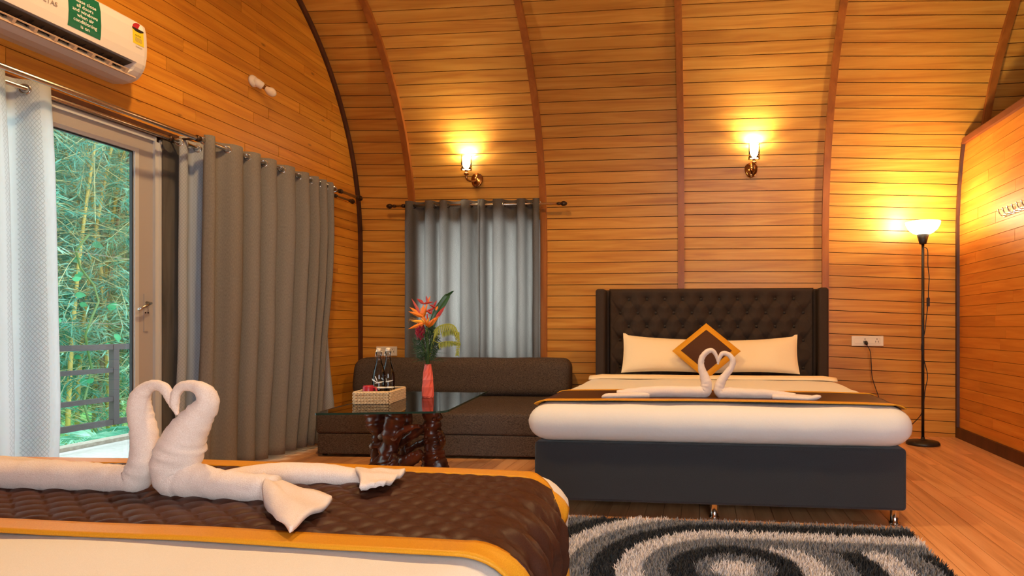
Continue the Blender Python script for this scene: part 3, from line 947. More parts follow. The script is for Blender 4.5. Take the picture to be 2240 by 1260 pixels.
# ------------------------------------------------------------------ towel swans
def px2m(x, y, Y, wpx):
    a = (x - PX) / FPX
    return wpx * (Y / (a * SN + CS)) / FPX
def swan(label, body, Y, group, tails, squash=0.85, mirror_light=False, zmin=None):
    """body: list of (x, y, width in px of the photo, depth shift)"""
    b0 = P(body[0][0], body[0][1], Y)
    t = thing('towel_swan', label, 'towel swan', (b0.x, Y, zmin), group=group)
    raw = [tuple(P(x, y, Y + dy)) + (px2m(x, y, Y, wp) / 2,) for x, y, wp, dy in body]
    sp = smoothpath(raw, 7)
    pts, rad = [], []
    for i, q in enumerate(sp):
        r = q[3] * (1 + 0.018 * math.sin(i * 1.9) + 0.012 * math.sin(i * 0.7))
        z = max(q[2], zmin + r * 0.93)
        pts.append((q[0], q[1], z)); rad.append(max(r, 0.003))
    mbs = MB().tube(pts, rad, 26, True, None, (0, -1, 0))
    for i in range(len(pts)):          # gathers around the roll
        for j in range(26):
            v_ = mbs.v[i * 26 + j]; c_ = Vector(pts[i]); a_ = 2 * PI * j / 26
            f_ = noise.noise(Vector((i * 0.55, math.cos(a_) * 0.9, math.sin(a_) * 0.9))) * 0.09 + noise.noise(Vector((i * 1.3 + 9, math.cos(a_) * 1.2, math.sin(a_) * 1.2))) * 0.05
            mbs.v[i * 26 + j] = c_ + (v_ - c_) * (1 + f_)
    mbs.build('rolled_body', 'towel', t, True)
    for fn, nu, nv in tails:
        if nu == 0:
            q_ = smoothpath([tuple(P(x, y, Y + dy)) + (px2m(x, y, Y + dy, wp) / 2,) for x, y, wp, dy in fn], 6)
            MB().tube([(a, b, max(c, zmin + r * 0.6)) for a, b, c, r in q_], [r for a, b, c, r in q_], 18, True, nv, (0, 0, 1), 0.03, 3).build('tail', 'towel', t, True)
            continue
        MB().shell(fn, nu, nv, 0.010).build('tail', 'towel', t, True)
    return t
def fan(corners, z, lift, ripple, n=6, seed=0, sink=0.0):
    """a flared towel end lying on the bed; corners: 4 px points a(root top) b(root bottom) c(tip bottom) d(tip top)"""
    A, B, C_, D = [PZ(x, y, z) for x, y in corners]
    def g(u, v):
        p = (A * (1 - v) + B * v) * (1 - u) + (D * (1 - v) + C_ * v) * u
        zz = lift * (1 - u) * math.sin(PI * v) ** 0.7 + ripple * (0.5 + 0.5 * math.sin(v * PI * n + u * 2)) * (0.25 + u * 0.5) + 0.012
        zz += nz((u * 3 + seed, v * 3, 0), 1.0, 0.006)
        return (p.x, p.y, z + max(0.011, zz))
    return g
zb = NTOP + 0.016
near_r = [(600, 1096, 58, -0.02), (540, 1086, 62, -0.02), (470, 1080, 66, -0.01), (415, 1068, 78, 0), (384, 1035, 88, 0), (394, 985, 96, 0), (411, 945, 80, 0), (433, 912, 62, 0), (453, 882, 46, 0),
          (448, 858, 38, 0), (426, 845, 26, 0), (400, 845, 22, 0), (386, 860, 20, 0), (382, 884, 18, 0), (388, 908, 7, 0)]
swan('terry towel swan on the foreground bed, tail fanned towards the right', near_r, 1.245, 'towel swans on the foreground bed',
     [(fan([(560, 1066), (590, 1120), (634, 1182), (728, 1116)], zb, 0.030, 0.010, 3, 1), 22, 14),
      ([(440, 1062, 44, 0.03), (520, 1052, 52, 0.08), (600, 1052, 56, 0.12), (690, 1060, 52, 0.14), (760, 1068, 40, 0.15), (800, 1070, 26, 0.15)], 0, 1.4),
      (fan([(775, 1050), (790, 1088), (838, 1086), (888, 1052)], zb, 0.016, 0.012, 4, 2), 18, 14)], zmin=zb)
near_l = [(-60, 1070, 60, 0.0), (60, 1066, 64, 0), (170, 1066, 64, 0), (245, 1066, 60, 0), (290, 1055, 60, 0), (312, 1020, 62, 0), (317, 975, 54, 0), (313, 935, 50, 0), (305, 900, 47, 0), (307, 868, 40, 0),
          (325, 847, 27, 0), (346, 843, 23, 0), (362, 852, 23, 0), (371, 870, 19, 0), (376, 892, 7, 0)]
swan('terry towel swan on the foreground bed, cut by the left edge', near_l, 1.262, 'towel swans on the foreground bed',
     [([(280, 1052, 34, 0.02), (200, 1036, 36, 0.08), (110, 1030, 36, 0.13), (0, 1028, 36, 0.16), (-80, 1026, 30, 0.17)], 0, 1.5)], zmin=zb)
zf = FT + 0.014
far_l = [(1350, 868, 14, 0.0), (1400, 865, 22, 0), (1470, 865, 26, 0), (1515, 866, 25, 0), (1540, 858, 27, 0), (1545, 840, 25, 0), (1540, 822, 20, 0), (1534, 803, 15, 0), (1535, 784, 13, 0), (1546, 770, 12, 0), (1558, 767, 10, 0), (1566, 777, 8, 0), (1570, 792, 4, 0)]
far_r = [(1740, 870, 12, 0.0), (1690, 866, 19, 0), (1640, 866, 22, 0), (1595, 866, 24, 0), (1575, 857, 25, 0), (1575, 840, 22, 0), (1586, 822, 17, 0), (1599, 805, 14, 0), (1603, 789, 13, 0), (1594, 776, 11, 0), (1581, 773, 10, 0), (1574, 783, 8, 0), (1570, 797, 4, 0)]
swan('white towel swan on the far bed, facing right', far_l, 3.35, 'towel swans on the far bed', [([(1420, 868, 14, -0.01), (1380, 872, 13, -0.03), (1345, 873, 12, -0.05), (1326, 871, 11, -0.058), (1316, 868, 4, -0.06)], 0, 1.4), ([(1420, 866, 12, 0.02), (1380, 867, 11, 0.03), (1350, 868, 8, 0.03), (1330, 868, 5, 0.03)], 0, 1.3)], zmin=zf)
swan('white towel swan on the far bed, facing left', far_r, 3.35, 'towel swans on the far bed', [([(1690, 868, 14, -0.01), (1730, 872, 12, -0.03), (1765, 872, 10, -0.05), (1786, 869, 11, -0.058), (1796, 867, 4, -0.06)], 0, 1.4), ([(1700, 866, 12, 0.02), (1740, 867, 10, 0.03), (1775, 868, 7, 0.03)], 0, 1.3)], zmin=zf)

# ------------------------------------------------------------------ shag rug
rt = thing('shag_rug', 'grey black and white shag rug with curved bands between the beds', 'rug', (0, 2.3, 0))
RX0, RX1, RY0, RY1 = -1.15, 0.935, 1.55, 3.06
MB().box(((RX0 + RX1) / 2, (RY0 + RY1) / 2, 0.005), (RX1 - RX0, RY1 - RY0, 0.010)).build('backing', 'rug_back', rt)
RC = (0.125, 2.455)
def rugcol(x, y):
    px, py = x - RC[0], y - RC[1]
    r = math.hypot(px, py * 1.0)
    if r < 0.085: return 'pile_white'
    if r < 0.152: return 'pile_grey'
    if r < 0.253: return 'pile_black'
    cyc = ['pile_grey', 'pile_white', 'pile_black']
    if px < 0: return cyc[int((r - 0.253) / 0.1) % 3]
    if py >= 0.235: return cyc[int(max(0, py - 0.253) / 0.1) % 3]
    q = int((r - 0.253) / 0.104) % 3
    return ['pile_white', 'pile_grey', 'pile_black'][q]
piles = {k: MB() for k in ('pile_white', 'pile_grey', 'pile_black')}
NBL = 84000
for i in range(NBL):
    x = R.uniform(RX0, RX1)
    y = R.uniform(2.2, RY1) if i > 16000 else R.uniform(RY0, 2.2)
    if x < -0.75 and R.random() < 0.55: continue
    c = rugcol(x, y); mbp = piles[c]
    h = R.uniform(0.020, 0.036); a = R.uniform(0, 2 * PI); ln = R.uniform(0.004, 0.022)
    dx, dy = math.cos(a) * ln, math.sin(a) * ln
    bw_ = 0.0017 if (y > 2.2 and x > -0.75) else 0.0034
    wx, wy = -math.sin(a + R.uniform(-1, 1)) * bw_, math.cos(a) * bw_
    k = len(mbp.v)
    mbp.v += [Vector((x - wx, y - wy, 0.008)), Vector((x + wx, y + wy, 0.008)), Vector((x + dx * 0.5 + wx, y + dy * 0.5 + wy, 0.008 + h * 0.7)), Vector((x + dx * 0.5 - wx, y + dy * 0.5 - wy, 0.008 + h * 0.7)), Vector((x + dx, y + dy, 0.008 + h))]
    mbp.f += [(k, k + 1, k + 2, k + 3), (k + 3, k + 2, k + 4)]
for k, mbp in piles.items():
    o = mbp.build('pile', k, rt, fix=False); o['kind'] = 'stuff'
    o['label'] = {'pile_white': 'off-white shag bands', 'pile_grey': 'mid-grey shag bands', 'pile_black': 'charcoal shag bands'}[k]

# ------------------------------------------------------------------ sofa
sf = thing('sofa_bed', 'low dark brown sofa bed below the grey window curtains', 'sofa', (-2.0, 5.0, 0), math.radians(2.2))
def sfn(p): return (p.x + nz(p, 4, 0.004), p.y + nz(p, 3, 0.005), p.z + nz(p, 5, 0.004))
rbox('seat_base', (0.06, -0.06, 0.095), (1.74, 1.06, 0.152), 0.012, 'sofa', sf, 3, True, sfn, 10)
rbox('seat', (0.06, -0.06, 0.250), (1.76, 1.075, 0.158), 0.022, 'sofa', sf, 4, True, lambda p: (p.x, p.y + nz(p, 3, 0.006), p.z + nz(p, 4, 0.006) + 0.02 * (p.y + 0.5)), 10)
rbox('backrest', (-0.085, 0.46, 0.505), (1.93, 0.30, 0.33), 0.085, 'sofa', sf, 5, True, lambda p: (p.x + nz(p, 3, 0.01), p.y + (p.z - 0.34) * 0.18 + nz(p, 3, 0.008), p.z + nz(p, 3.3, 0.008)), 10)
for xx in (-0.8, 0.85):
    for yy in (-0.5, 0.35):
        MB().lathe([(0.02, 0), (0.02, 0.024)], (xx, yy, 0), 12).build('foot', 'black', sf, True, True)

# ------------------------------------------------------------------ curtains and rods
def rod(name, label, a, b, r, ends, brackets, wall_n):
    a, b = Vector(a), Vector(b)
    t = thing(name, label, 'curtain rod', tuple((a + b) / 2))
    MB().tube([a, b], r, 12).build('pole', 'brushed', t, True)
    dirn = (b - a).normalized()
    for s, e in ends:
        p = a if s < 0 else b
        dd = dirn * s
        rot = dd.to_track_quat('Z', 'Y').to_matrix()
        MB().lathe([(r * 1.1, -0.02), (r * 1.35, 0.0), (r * 1.1, 0.006), (r * 0.9, 0.012), (r * 1.9, 0.030), (r * 2.0, 0.045), (r * 1.2, 0.066), (0.0, 0.074)], p, 14, rot).build('finial', 'bronze', t, True)
    for f in brackets:
        p = a + (b - a) * f; q = p + Vector(wall_n)
        mb = MB(); mb.tube([p, q], 0.007, 8); mb.lathe([(0.022, 0), (0.022, 0.006)], q, 12, (-Vector(wall_n)).to_track_quat('Z', 'Y').to_matrix())
        mb.lathe([(r * 1.5, -0.012), (r * 1.5, 0.012)], p, 12, dirn.to_track_quat('Z', 'Y').to_matrix())
        mb.build('bracket', 'bronze', t, True)
    return t
XO, XI = XL + 0.20, XL + 0.085
rod('curtain_rod', 'outer steel curtain rod carrying the grey drape along the gable wall', (XO, 1.6, 2.082), (XO, 5.36, 2.092), 0.013, [(1, 0)], [0.52, 0.93], (XL - XO, 0, 0))
rod('curtain_rod', 'inner steel curtain rod carrying the white sheers by the door', (XI, 1.6, 2.057), (XI, 5.44, 2.082), 0.011, [(1, 0)], [0.49, 0.94], (XL - XI, 0, 0))
rod('curtain_rod', 'short steel curtain rod with dark finials above the sofa', (-2.83, 5.635, 2.062), (-1.27, 5.635, 2.052), 0.0115, [(-1, 0), (1, 0)], [0.06, 0.86], (0, YB - 5.635, 0))

def curtain(name, label, mat, cat, cross, nvec, off, ztop, zbot, amp, bottom, rodz, rod_r, group=None, rings=True, nv=26, axis='y', ampb=1.0, hook=0.0, back=None):
    """cross: positions along the rod where the cloth passes it (the eyelets); bottom(c, v) shifts the cloth sideways as it falls"""
    n = len(cross)
    t = thing(name, label, cat, tuple((off if axis == 'y' else (cross[0] + cross[-1]) / 2, (cross[0] + cross[-1]) / 2 if axis == 'y' else off, zbot)), group=group)
    mb = MB(); uvs = []
    per = 9
    cols = []; s = 0.0; last = None
    for k in range(n - 1):
        for q in range(per):
            f = q / per; c = cross[k] + (cross[k + 1] - cross[k]) * (f - 0.10 * math.sin(2 * PI * f) * 0.9)
            am = min(amp, abs(cross[k + 1] - cross[k]) * 0.95)
            o = am * math.sin(PI * f) * (1 if k % 2 == 0 else -1)
            cols.append((c, o))
    cols.append((cross[-1], 0.0))
    for (c, o) in cols:
        if last: s += math.hypot(c - last[0], o - last[1])
        last = (c, o)
        for j in range(nv + 1):
            v = j / nv
            z = ztop + (zbot - ztop) * v
            cc = c + bottom(c, v)
            oo = o * (1 + (ampb - 1) * v) * (0.75 + 0.25 * min(1, v * 5)) + nz((c * 3, v * 2.2, o * 9), 1.4, 0.022) * v
            if axis == 'y': mb.v.append(Vector((off + nvec * oo, cc, z)))
            else: mb.v.append(Vector((cc, off + nvec * oo, z)))
            uvs.append((s, v * (ztop - zbot)))
    W = nv + 1
    for i in range(len(cols) - 1):
        for j in range(nv): mb.f.append((i * W + j, (i + 1) * W + j, (i + 1) * W + j + 1, i * W + j + 1))
    mb.uv = uvs
    ob = mb.build('cloth', mat, t, True, fix=False)
    sm = ob.modifiers.new('thickness', 'SOLIDIFY'); sm.thickness = 0.0022; sm.offset = 0
    if rings:
        for k, c in enumerate(cross):
            if k == 0 and cross[1] == c: continue
            sl = 1 if k % 2 == 0 else -1
            dirv = Vector((nvec * sl * 1.0, 0.55, 0)) if axis == 'y' else Vector((0.55, nvec * sl * 1.0, 0))
            nrm = dirv.normalized().cross(Vector((0, 0, 1)))
            rot = nrm.to_track_quat('Z', 'Y').to_matrix()
            pos = Vector((off, c, rodz)) if axis == 'y' else Vector((c, off, rodz))
            rr = [(0.021 + 0.0045 * math.cos(a * PI / 4), 0.0045 * math.sin(a * PI / 4)) for a in range(8)]
            MB().lathe(rr, pos, 20, rot, closed=True).build('eyelet', 'chrome', t, True)
    return t
xs_ = [446, 463, 497, 527, 542, 565, 578, 600, 617, 641, 655, 670, 680, 691, 699, 708, 715, 723, 731]
cr = [PXp(x, 300, XO).y for x in xs_]
def sweep(c, v):
    f = (c - cr[0]) / (cr[-1] - cr[0])
    return -0.30 * f ** 1.6 * max(0, v - 0.15) ** 1.4 - 0.05 * (1 - f) * v
curtain('drape', 'long grey eyelet drape hanging beside the balcony door', 'curtain', 'curtain', cr, 1, XO, 2.125, 0.035, 0.056, sweep, 2.088, 0.013, nv=34)
xs2 = [392, 408, 432, 452, 478, 500]
cr2 = [PXp(x, 320, XI).y for x in xs2]
curtain('sheer_curtain', 'white lattice sheer squeezed between the grey post and the drape', 'sheer', 'curtain', cr2, 1, XI, 2.105, 0.03, 0.032, lambda c, v: -0.02 * v, 2.066, 0.011, 'white lattice sheers by the balcony door', ampb=0.9)
xs3 = [705, 712, 719, 726, 733]
cr4 = [4.62, 4.70, 4.77, 4.85, 4.93, 5.0]
curtain('sheer_curtain', 'narrow sheer edge showing right of the grey drape above the sofa', 'sheer', 'curtain', cr4, 1, XI, 2.105, 0.05, 0.03, lambda c, v: 0.20 * v * v, 2.074, 0.011, 'white lattice sheers by the balcony door', rings=False)
cr3 = [2.03, 2.13, 2.24, 2.35, 2.455, 2.56, 2.655, 2.765]
curtain('sheer_curtain', 'white lattice sheer at the left edge of the picture', 'sheer', 'curtain', cr3, 1, XI, 2.105, 0.03, 0.055, lambda c, v: 0.035 * math.sin(v * 2.2) * (c - 2.03) / 0.7, 2.060, 0.011, 'white lattice sheers by the balcony door')
bx1 = [P(x, 445, 5.635).x for x in (887, 905, 930, 950, 962, 980, 1008, 1030, 1045, 1052)]
bx2 = [P(x, 445, 5.635).x for x in (1051, 1062, 1078, 1103, 1131, 1150, 1166, 1180)]
for i, (bxs, lb) in enumerate(((bx1, 'grey curtain panel behind the flower vase, left half of the pair'), (bx2, 'grey curtain panel of the back window, half nearer the bed'))):
    curtain('window_curtain', lb, 'curtain_back', 'curtain', bxs, -1, 5.635, 2.10, 0.42, 0.055, lambda c, v: 0.0, 2.057, 0.0115, 'grey curtains of the back window', axis='x', ampb=0.85, nv=22)

# ------------------------------------------------------------------ air conditioner
AX = XL + 0.0
ac = thing('air_conditioner', 'white split air conditioner high on the gable wall', 'air conditioner', (AX, 2.77, 2.29))
AY0, AY1 = 2.33, 3.212
sec = [(0.0, 2.288), (0.06, 2.283), (0.11, 2.289), (0.150, 2.304), (0.160, 2.312), (0.122, 2.345), (0.155, 2.370), (0.201, 2.376), (0.209, 2.42), (0.211, 2.47), (0.207, 2.55), (0.196, 2.592), (0.165, 2.612), (0.0, 2.615)]
sec_end = list(sec); sec_end[4] = (0.166, 2.318); sec_end[5] = (0.180, 2.335); sec_end[6] = (0.192, 2.354)
mb = MB(); ny = 44; NS = len(sec)
for i in range(ny + 1):
    y = AY0 + (AY1 - AY0) * i / ny
    e = min(y - AY0, AY1 - y)
    for (dx, z) in (sec if AY0 + 0.06 <= y <= AY1 - 0.10 else sec_end):
        rr = 0.05; f = 1.0 if e > rr else math.sqrt(max(0.0, 1 - (1 - e / rr) ** 2)) * 0.5 + 0.5
        zc_ = 2.45
        inn = 5 if False else 0
        mb.v.append(Vector((AX + dx * (0.72 + 0.28 * f if e < rr else 1), y, zc_ + (z - zc_) * (0.86 + 0.14 * f if e < rr else 1))))
for i in range(ny):
    for j in range(NS - 1):
        mb.f.append((i * NS + j, i * NS + j + 1, (i + 1) * NS + j + 1, (i + 1) * NS + j))
mb.f.append(tuple(range(NS))); mb.f.append(tuple(ny * NS + j for j in reversed(range(NS))))
acb = mb.build('casing', 'ac', ac)
mb = MB(); mb.add([(AX + 0.158, AY0 + 0.06, 2.309), (AX + 0.158, AY1 - 0.10, 2.309), (AX + 0.117, AY1 - 0.10, 2.344), (AX + 0.117, AY0 + 0.06, 2.344), (AX + 0.192, AY1 - 0.10, 2.3655), (AX + 0.192, AY0 + 0.06, 2.3655)], [(0, 1, 2, 3), (3, 2, 4, 5)])
for p in mb.v: p.x += 0.003
slot = mb.build('outlet', 'ac_dark', ac)
mb = MB(); mb.box((AX + 0.176, (AY0 + AY1) / 2 - 0.02, 2.330), (0.010, AY1 - AY0 - 0.17, 0.006), Matrix.Rotation(0.6, 3, 'Y')); mb.build('flap', 'ac_vane', slot)
mb = MB(); mb.box((AX + 0.163, (AY0 + AY1) / 2 - 0.0, 2.306), (0.008, AY1 - AY0 - 0.10, 0.007)); mb.build('lip', 'ac_vane', slot)
for k in range(8):
    yy = AY0 + 0.11 + k * 0.094
    MB().box((AX + 0.160, yy, 2.325), (0.034, 0.014, 0.020), Matrix.Rotation(0.6, 3, 'Y')).build('vane', 'ac_vane', slot)
for k in range(14):
    yy = AY0 + 0.09 + k * 0.05
    MB().box((AX + 0.150, yy, 2.349), (0.05, 0.003, 0.012), Matrix.Rotation(-0.5, 3, 'Y')).build('grille_bar', 'ac_dark', slot)
def on_front(z):   # depth of the casing's front at height z
    for (a, za), (b, zb_) in zip(sec[7:], sec[8:]):
        if za <= z <= zb_: return AX + a + (b - a) * (z - za) / (zb_ - za)
    return AX + 0.206
def patch(y0, y1, z0, z1, lift, skew=0.0, nseg=8):
    mb = MB()
    for i in range(nseg + 1):
        z = z0 + (z1 - z0) * i / nseg
        mb.v += [Vector((on_front(z) + lift, y0 + skew * i / nseg, z)), Vector((on_front(z) + lift, y1 + skew * i / nseg, z))]
    for i in range(nseg): mb.f.append((2 * i, 2 * i + 1, 2 * i + 3, 2 * i + 2))
    return mb
patch(2.748, 2.916, 2.398, 2.59, 0.0012).build('notice_sticker', 'green', ac)
def lettering(name, txt, y, z, size, mat, parent, italic=0.0, lift=0.0022, align='CENTER'):
    cu = bpy.data.curves.new(name, 'FONT'); cu.body = txt; cu.size = size; cu.align_x = align; cu.shear = italic
    cu.offset = size * 0.012; cu.resolution_u = 2
    cu.materials.append(M[mat])
    o = bpy.data.objects.new(name, cu); COL.objects.link(o)
    # text runs along +Y, stands along +Z, faces +X
    bpy.context.view_layer.update()
    me = bpy.data.meshes.new_from_object(o.evaluated_get(bpy.context.evaluated_depsgraph_get()))
    bpy.data.objects.remove(o, do_unlink=True); bpy.data.curves.remove(cu)
    me.transform(Matrix(((0, 0, 1, 0), (1, 0, 0, 0), (0, 1, 0, 0), (0, 0, 0, 1))))
    o = bpy.data.objects.new(name, me); COL.objects.link(o)
    o.parent = parent
    o.location = Vector((on_front(z + size * 0.3) + lift, y, z)) - BASE[root_of(parent).name]
    return o
for i, tx in enumerate(['Please close', 'all doors', 'and windows', 'when air', 'conditioning', 'is on']):
    lettering('notice_lettering', tx, 2.832, 2.533 - i * 0.0245, 0.0245, 'white_print', ac)
mb = MB(); mb.lathe([(0.022, 0), (0.022, 0.0012)], (on_front(2.575) + 0.001, 2.832, 2.572), 20, Matrix.Rotation(PI / 2, 3, 'Y')); mb.build('notice_emblem', 'white_print', ac)
mb = MB(); mb.lathe([(0.017, 0), (0.017, 0.0012)], (on_front(2.575) + 0.0022, 2.832, 2.572), 20, Matrix.Rotation(PI / 2, 3, 'Y')); mb.build('notice_emblem_ring', 'green', ac)
lettering('maker_lettering', 'VOLTAS', 2.640, 2.455, 0.030, 'grey_print', ac)
patch(3.098, 3.166, 2.468, 2.552, 0.0012, 0.0).build('rating_label', 'yellow', ac)
mb = MB(); cy, cz = 3.132, 2.552
vs = [(on_front(cz) + 0.0013, cy, cz - 0.014)] + [(on_front(cz) + 0.0013, cy - 0.036 * math.cos(PI * k / 12), cz + 0.034 * math.sin(PI * k / 12)) for k in range(13)]
mb.add(vs, [tuple(range(14))]); dome = mb.build('rating_dome', 'white_print', ac)
mb = MB(); vs = [(on_front(cz) + 0.002, cy, cz + 0.002)] + [(on_front(cz) + 0.002, cy - 0.034 * math.cos(PI * 0.62 * k / 8), cz + 0.002 + 0.030 * math.sin(PI * 0.62 * k / 8)) for k in range(9)]
mb.add(vs, [tuple(range(10))]); mb.build('rating_stars', 'red', ac)
mb = MB(); mb.add([(on_front(cz) + 0.0024, cy - 0.036, cz + 0.002), (on_front(cz) + 0.0024, cy + 0.034, cz + 0.002), (on_front(cz) + 0.0024, cy + 0.034, cz - 0.006), (on_front(cz) + 0.0024, cy, cz - 0.022), (on_front(cz) + 0.0024, cy - 0.036, cz - 0.006)], [(0, 1, 2, 3, 4)]); mb.build('rating_band', 'black_print', ac)
lettering('rating_lettering', 'ACTIVE', 3.130, 2.512, 0.011, 'black_print', ac)
for i in range(4): patch(3.112, 3.152, 2.482 + i * 0.0065, 2.4845 + i * 0.0065, 0.002).build('rating_line', 'grey_print', ac)
lettering('model_lettering', 'Inverter', 3.134, 2.452, 0.013, 'grey_print', ac, 0.25)

# ------------------------------------------------------------------ bulb on the gable wall
bh = thing('wall_bulb', 'unlit opal bulb in a white angled holder on the gable wall', 'light bulb', (XL, 4.36, 2.75))
hp = PXp(560, 177, XL + 0.03)
dirb = Vector((0.55, 0.62, -0.42)).normalized()
rotb = dirb.to_track_quat('Z', 'Y').to_matrix()
b0 = Vector((XL, hp.y, hp.z))
mb = MB(); mb.lathe([(0.042, 0), (0.042, 0.012), (0.030, 0.03)], b0, 18, Matrix.Rotation(PI / 2, 3, 'Y')); mb.build('holder_base', 'ceramic', bh, True)
mb = MB(); mb.lathe([(0.026, -0.01), (0.03, 0.02), (0.027, 0.055), (0.02, 0.06)], b0 + Vector((0.02, 0, 0)), 18, rotb); mb.build('holder', 'ceramic', bh, True)
mb = MB(); mb.lathe([(0.014, 0.055), (0.014, 0.075)], b0 + Vector((0.02, 0, 0)), 14, rotb); mb.build('cap', 'brass', bh, True)
mb = MB(); mb.lathe([(0.012, 0.072), (0.020, 0.085), (0.031, 0.105), (0.033, 0.122), (0.026, 0.142), (0.012, 0.153), (0, 0.156)], b0 + Vector((0.02, 0, 0)), 18, rotb); mb.build('globe', 'bulb', bh, True)

# ------------------------------------------------------------------ wall sconces
def sconce(px_plate, label, off):
    c = P(px_plate[0], px_plate[1], 5.68)
    yw = yprof(c.z); c.y = yw
    sl = (yprof(c.z + 0.1) - yprof(c.z - 0.1)) / 0.2
    t = thing('wall_sconce', label, 'wall lamp', tuple(c), group='brass sconces on the curved wall')
    tilt = Matrix.Rotation(math.atan(sl), 3, 'X')
    rot = Matrix.Rotation(PI / 2, 3, 'X')
    sc = Matrix(((0.84, 0, 0), (0, 1, 0), (0, 0, 1.28)))
    full = tilt @ sc @ rot
    MB().lathe([(0.066, 0.0), (0.066, 0.010), (0.060, 0.016), (0.056, 0.015), (0.052, 0.022), (0.046, 0.021), (0.030, 0.030), (0.0, 0.034)], c, 30, full).build('backplate', 'brass', t, True)
    h = c + Vector((off, -0.115, 0.055))
    MB().tube(smoothpath([tuple(c + Vector((0, -0.03, -0.02))), tuple(c + Vector((off * 0.5, -0.07, -0.035))), (h.x, h.y + 0.01, h.z - 0.075), (h.x, h.y, h.z - 0.01)], 6), 0.009, 10).build('arm', 'brass', t, True)
    MB().lathe([(0.013, -0.045), (0.02, -0.040), (0.02, -0.025), (0.014, -0.022), (0.014, -0.003), (0.020, 0.0)], h, 18).build('holder', 'brass', t, True)
    # filigree gallery: two rings joined by crossing bars
    g = MB()
    for zz in (0.003, 0.036):
        g.lathe([(0.049 + 0.0025 * math.cos(a * PI / 3), 0.0025 * math.sin(a * PI / 3) + zz) for a in range(6)], h, 30, None, closed=True)
    for k in range(12):
        for s in (-1, 1):
            a0, a1 = 2 * PI * k / 12, 2 * PI * (k + s) / 12
            q = [h + Vector((0.049 * math.cos(a0 + (a1 - a0) * f), 0.049 * math.sin(a0 + (a1 - a0) * f), 0.003 + 0.033 * f)) for f in (0, 0.5, 1)]
            g.tube(q, 0.0016, 5)
    for k in range(4): g.tube([h + Vector((0.014 * math.cos(k * PI / 2), 0.014 * math.sin(k * PI / 2), 0.0)), h + Vector((0.049 * math.cos(k * PI / 2), 0.049 * math.sin(k * PI / 2), 0.003))], 0.003, 6)
    g.build('gallery', 'gold_metal', t, True)
    MB().lathe([(0.034, 0.006), (0.034, 0.118), (0.031, 0.118), (0.031, 0.006)], h, 24, closed=True).build('inner_shade', 'sconce_glow', t, True)
    MB().lathe([(0.046, 0.006), (0.046, 0.135), (0.044, 0.135), (0.044, 0.006)], h, 26, closed=True).build('outer_glass', 'clear', t, True)
    l = point('sconce_light', h + Vector((0, 0, 0.106)) , 20, (1.0, 0.85, 0.58), 0.028)
    l.parent = t; l.location = h + Vector((0, 0, 0.106)) - c
    return t
sconce((1043, 391), 'brass wall sconce above the grey window curtains', -0.062)
sconce((1643, 369), 'brass wall sconce above the tall headboard', 0.018)

# ------------------------------------------------------------------ floor lamp
lt = thing('floor_lamp', 'black torchiere floor lamp with a glowing white bowl in the corner', 'floor lamp', (1.77, 5.39, 0))
LB = Vector((1.77, 5.39, 0))
MB().lathe([(0.128, 0.0), (0.128, 0.014), (0.118, 0.026), (0.05, 0.036), (0.016, 0.042), (0.014, 0.06)], LB, 40).build('base', 'black', lt, True)
MB().tube([LB + Vector((0, 0, 0.04)), LB + Vector((0, 0, 1.63))], 0.0115, 12).build('pole', 'black', lt, True)
MB().lathe([(0.024, 1.612), (0.028, 1.62), (0.046, 1.688), (0.040, 1.690)], LB, 28).build('socket_cup', 'black', lt, True)
MB().lathe([(0.04, 1.688), (0.075, 1.702), (0.108, 1.730), (0.126, 1.762), (0.132, 1.790), (0.128, 1.790), (0.121, 1.763), (0.103, 1.734), (0.072, 1.708), (0.03, 1.696)], LB, 40).build('shade', 'shade_white', lt, True)
cp = [(1.775, 5.372, 1.585), (1.80, 5.37, 1.56), (1.802, 5.37, 1.44), (1.812, 5.37, 1.34), (1.806, 5.37, 1.24), (1.804, 5.37, 1.14), (1.79, 5.37, 1.02), (1.778, 5.372, 0.90), (1.752, 5.372, 0.78), (1.778, 5.372, 0.66), (1.80, 5.372, 0.55), (1.782, 5.372, 0.44), (1.762, 5.372, 0.28), (1.73, 5.40, 0.20), (1.63, 5.46, 0.085), (1.56, 5.55, 0.06), (1.53, 5.66, 0.16), (1.512, 5.70, 0.33), (1.46, 5.705, 0.50), (1.45, 5.705, 0.62), (1.44, 5.70, 0.73), (1.415, 5.715, 0.79)]
MB().tube(smoothpath(cp, 5), 0.0035, 6).build('cord', 'cord', lt, True)
MB().box((1.804, 5.37, 1.145), (0.02, 0.016, 0.07)).build('cord_switch', 'black', lt)
MB().tube([(1.41, 5.755, 0.81), (1.41, 5.715, 0.808), (1.413, 5.70, 0.795)], [0.017, 0.019, 0.010], 12, squash=0.7).build('plug', 'black', lt, True)
pl = point('lamp_light', (0, 0, 1.83), 22, (1.0, 0.82, 0.46), 0.05); pl.parent = lt

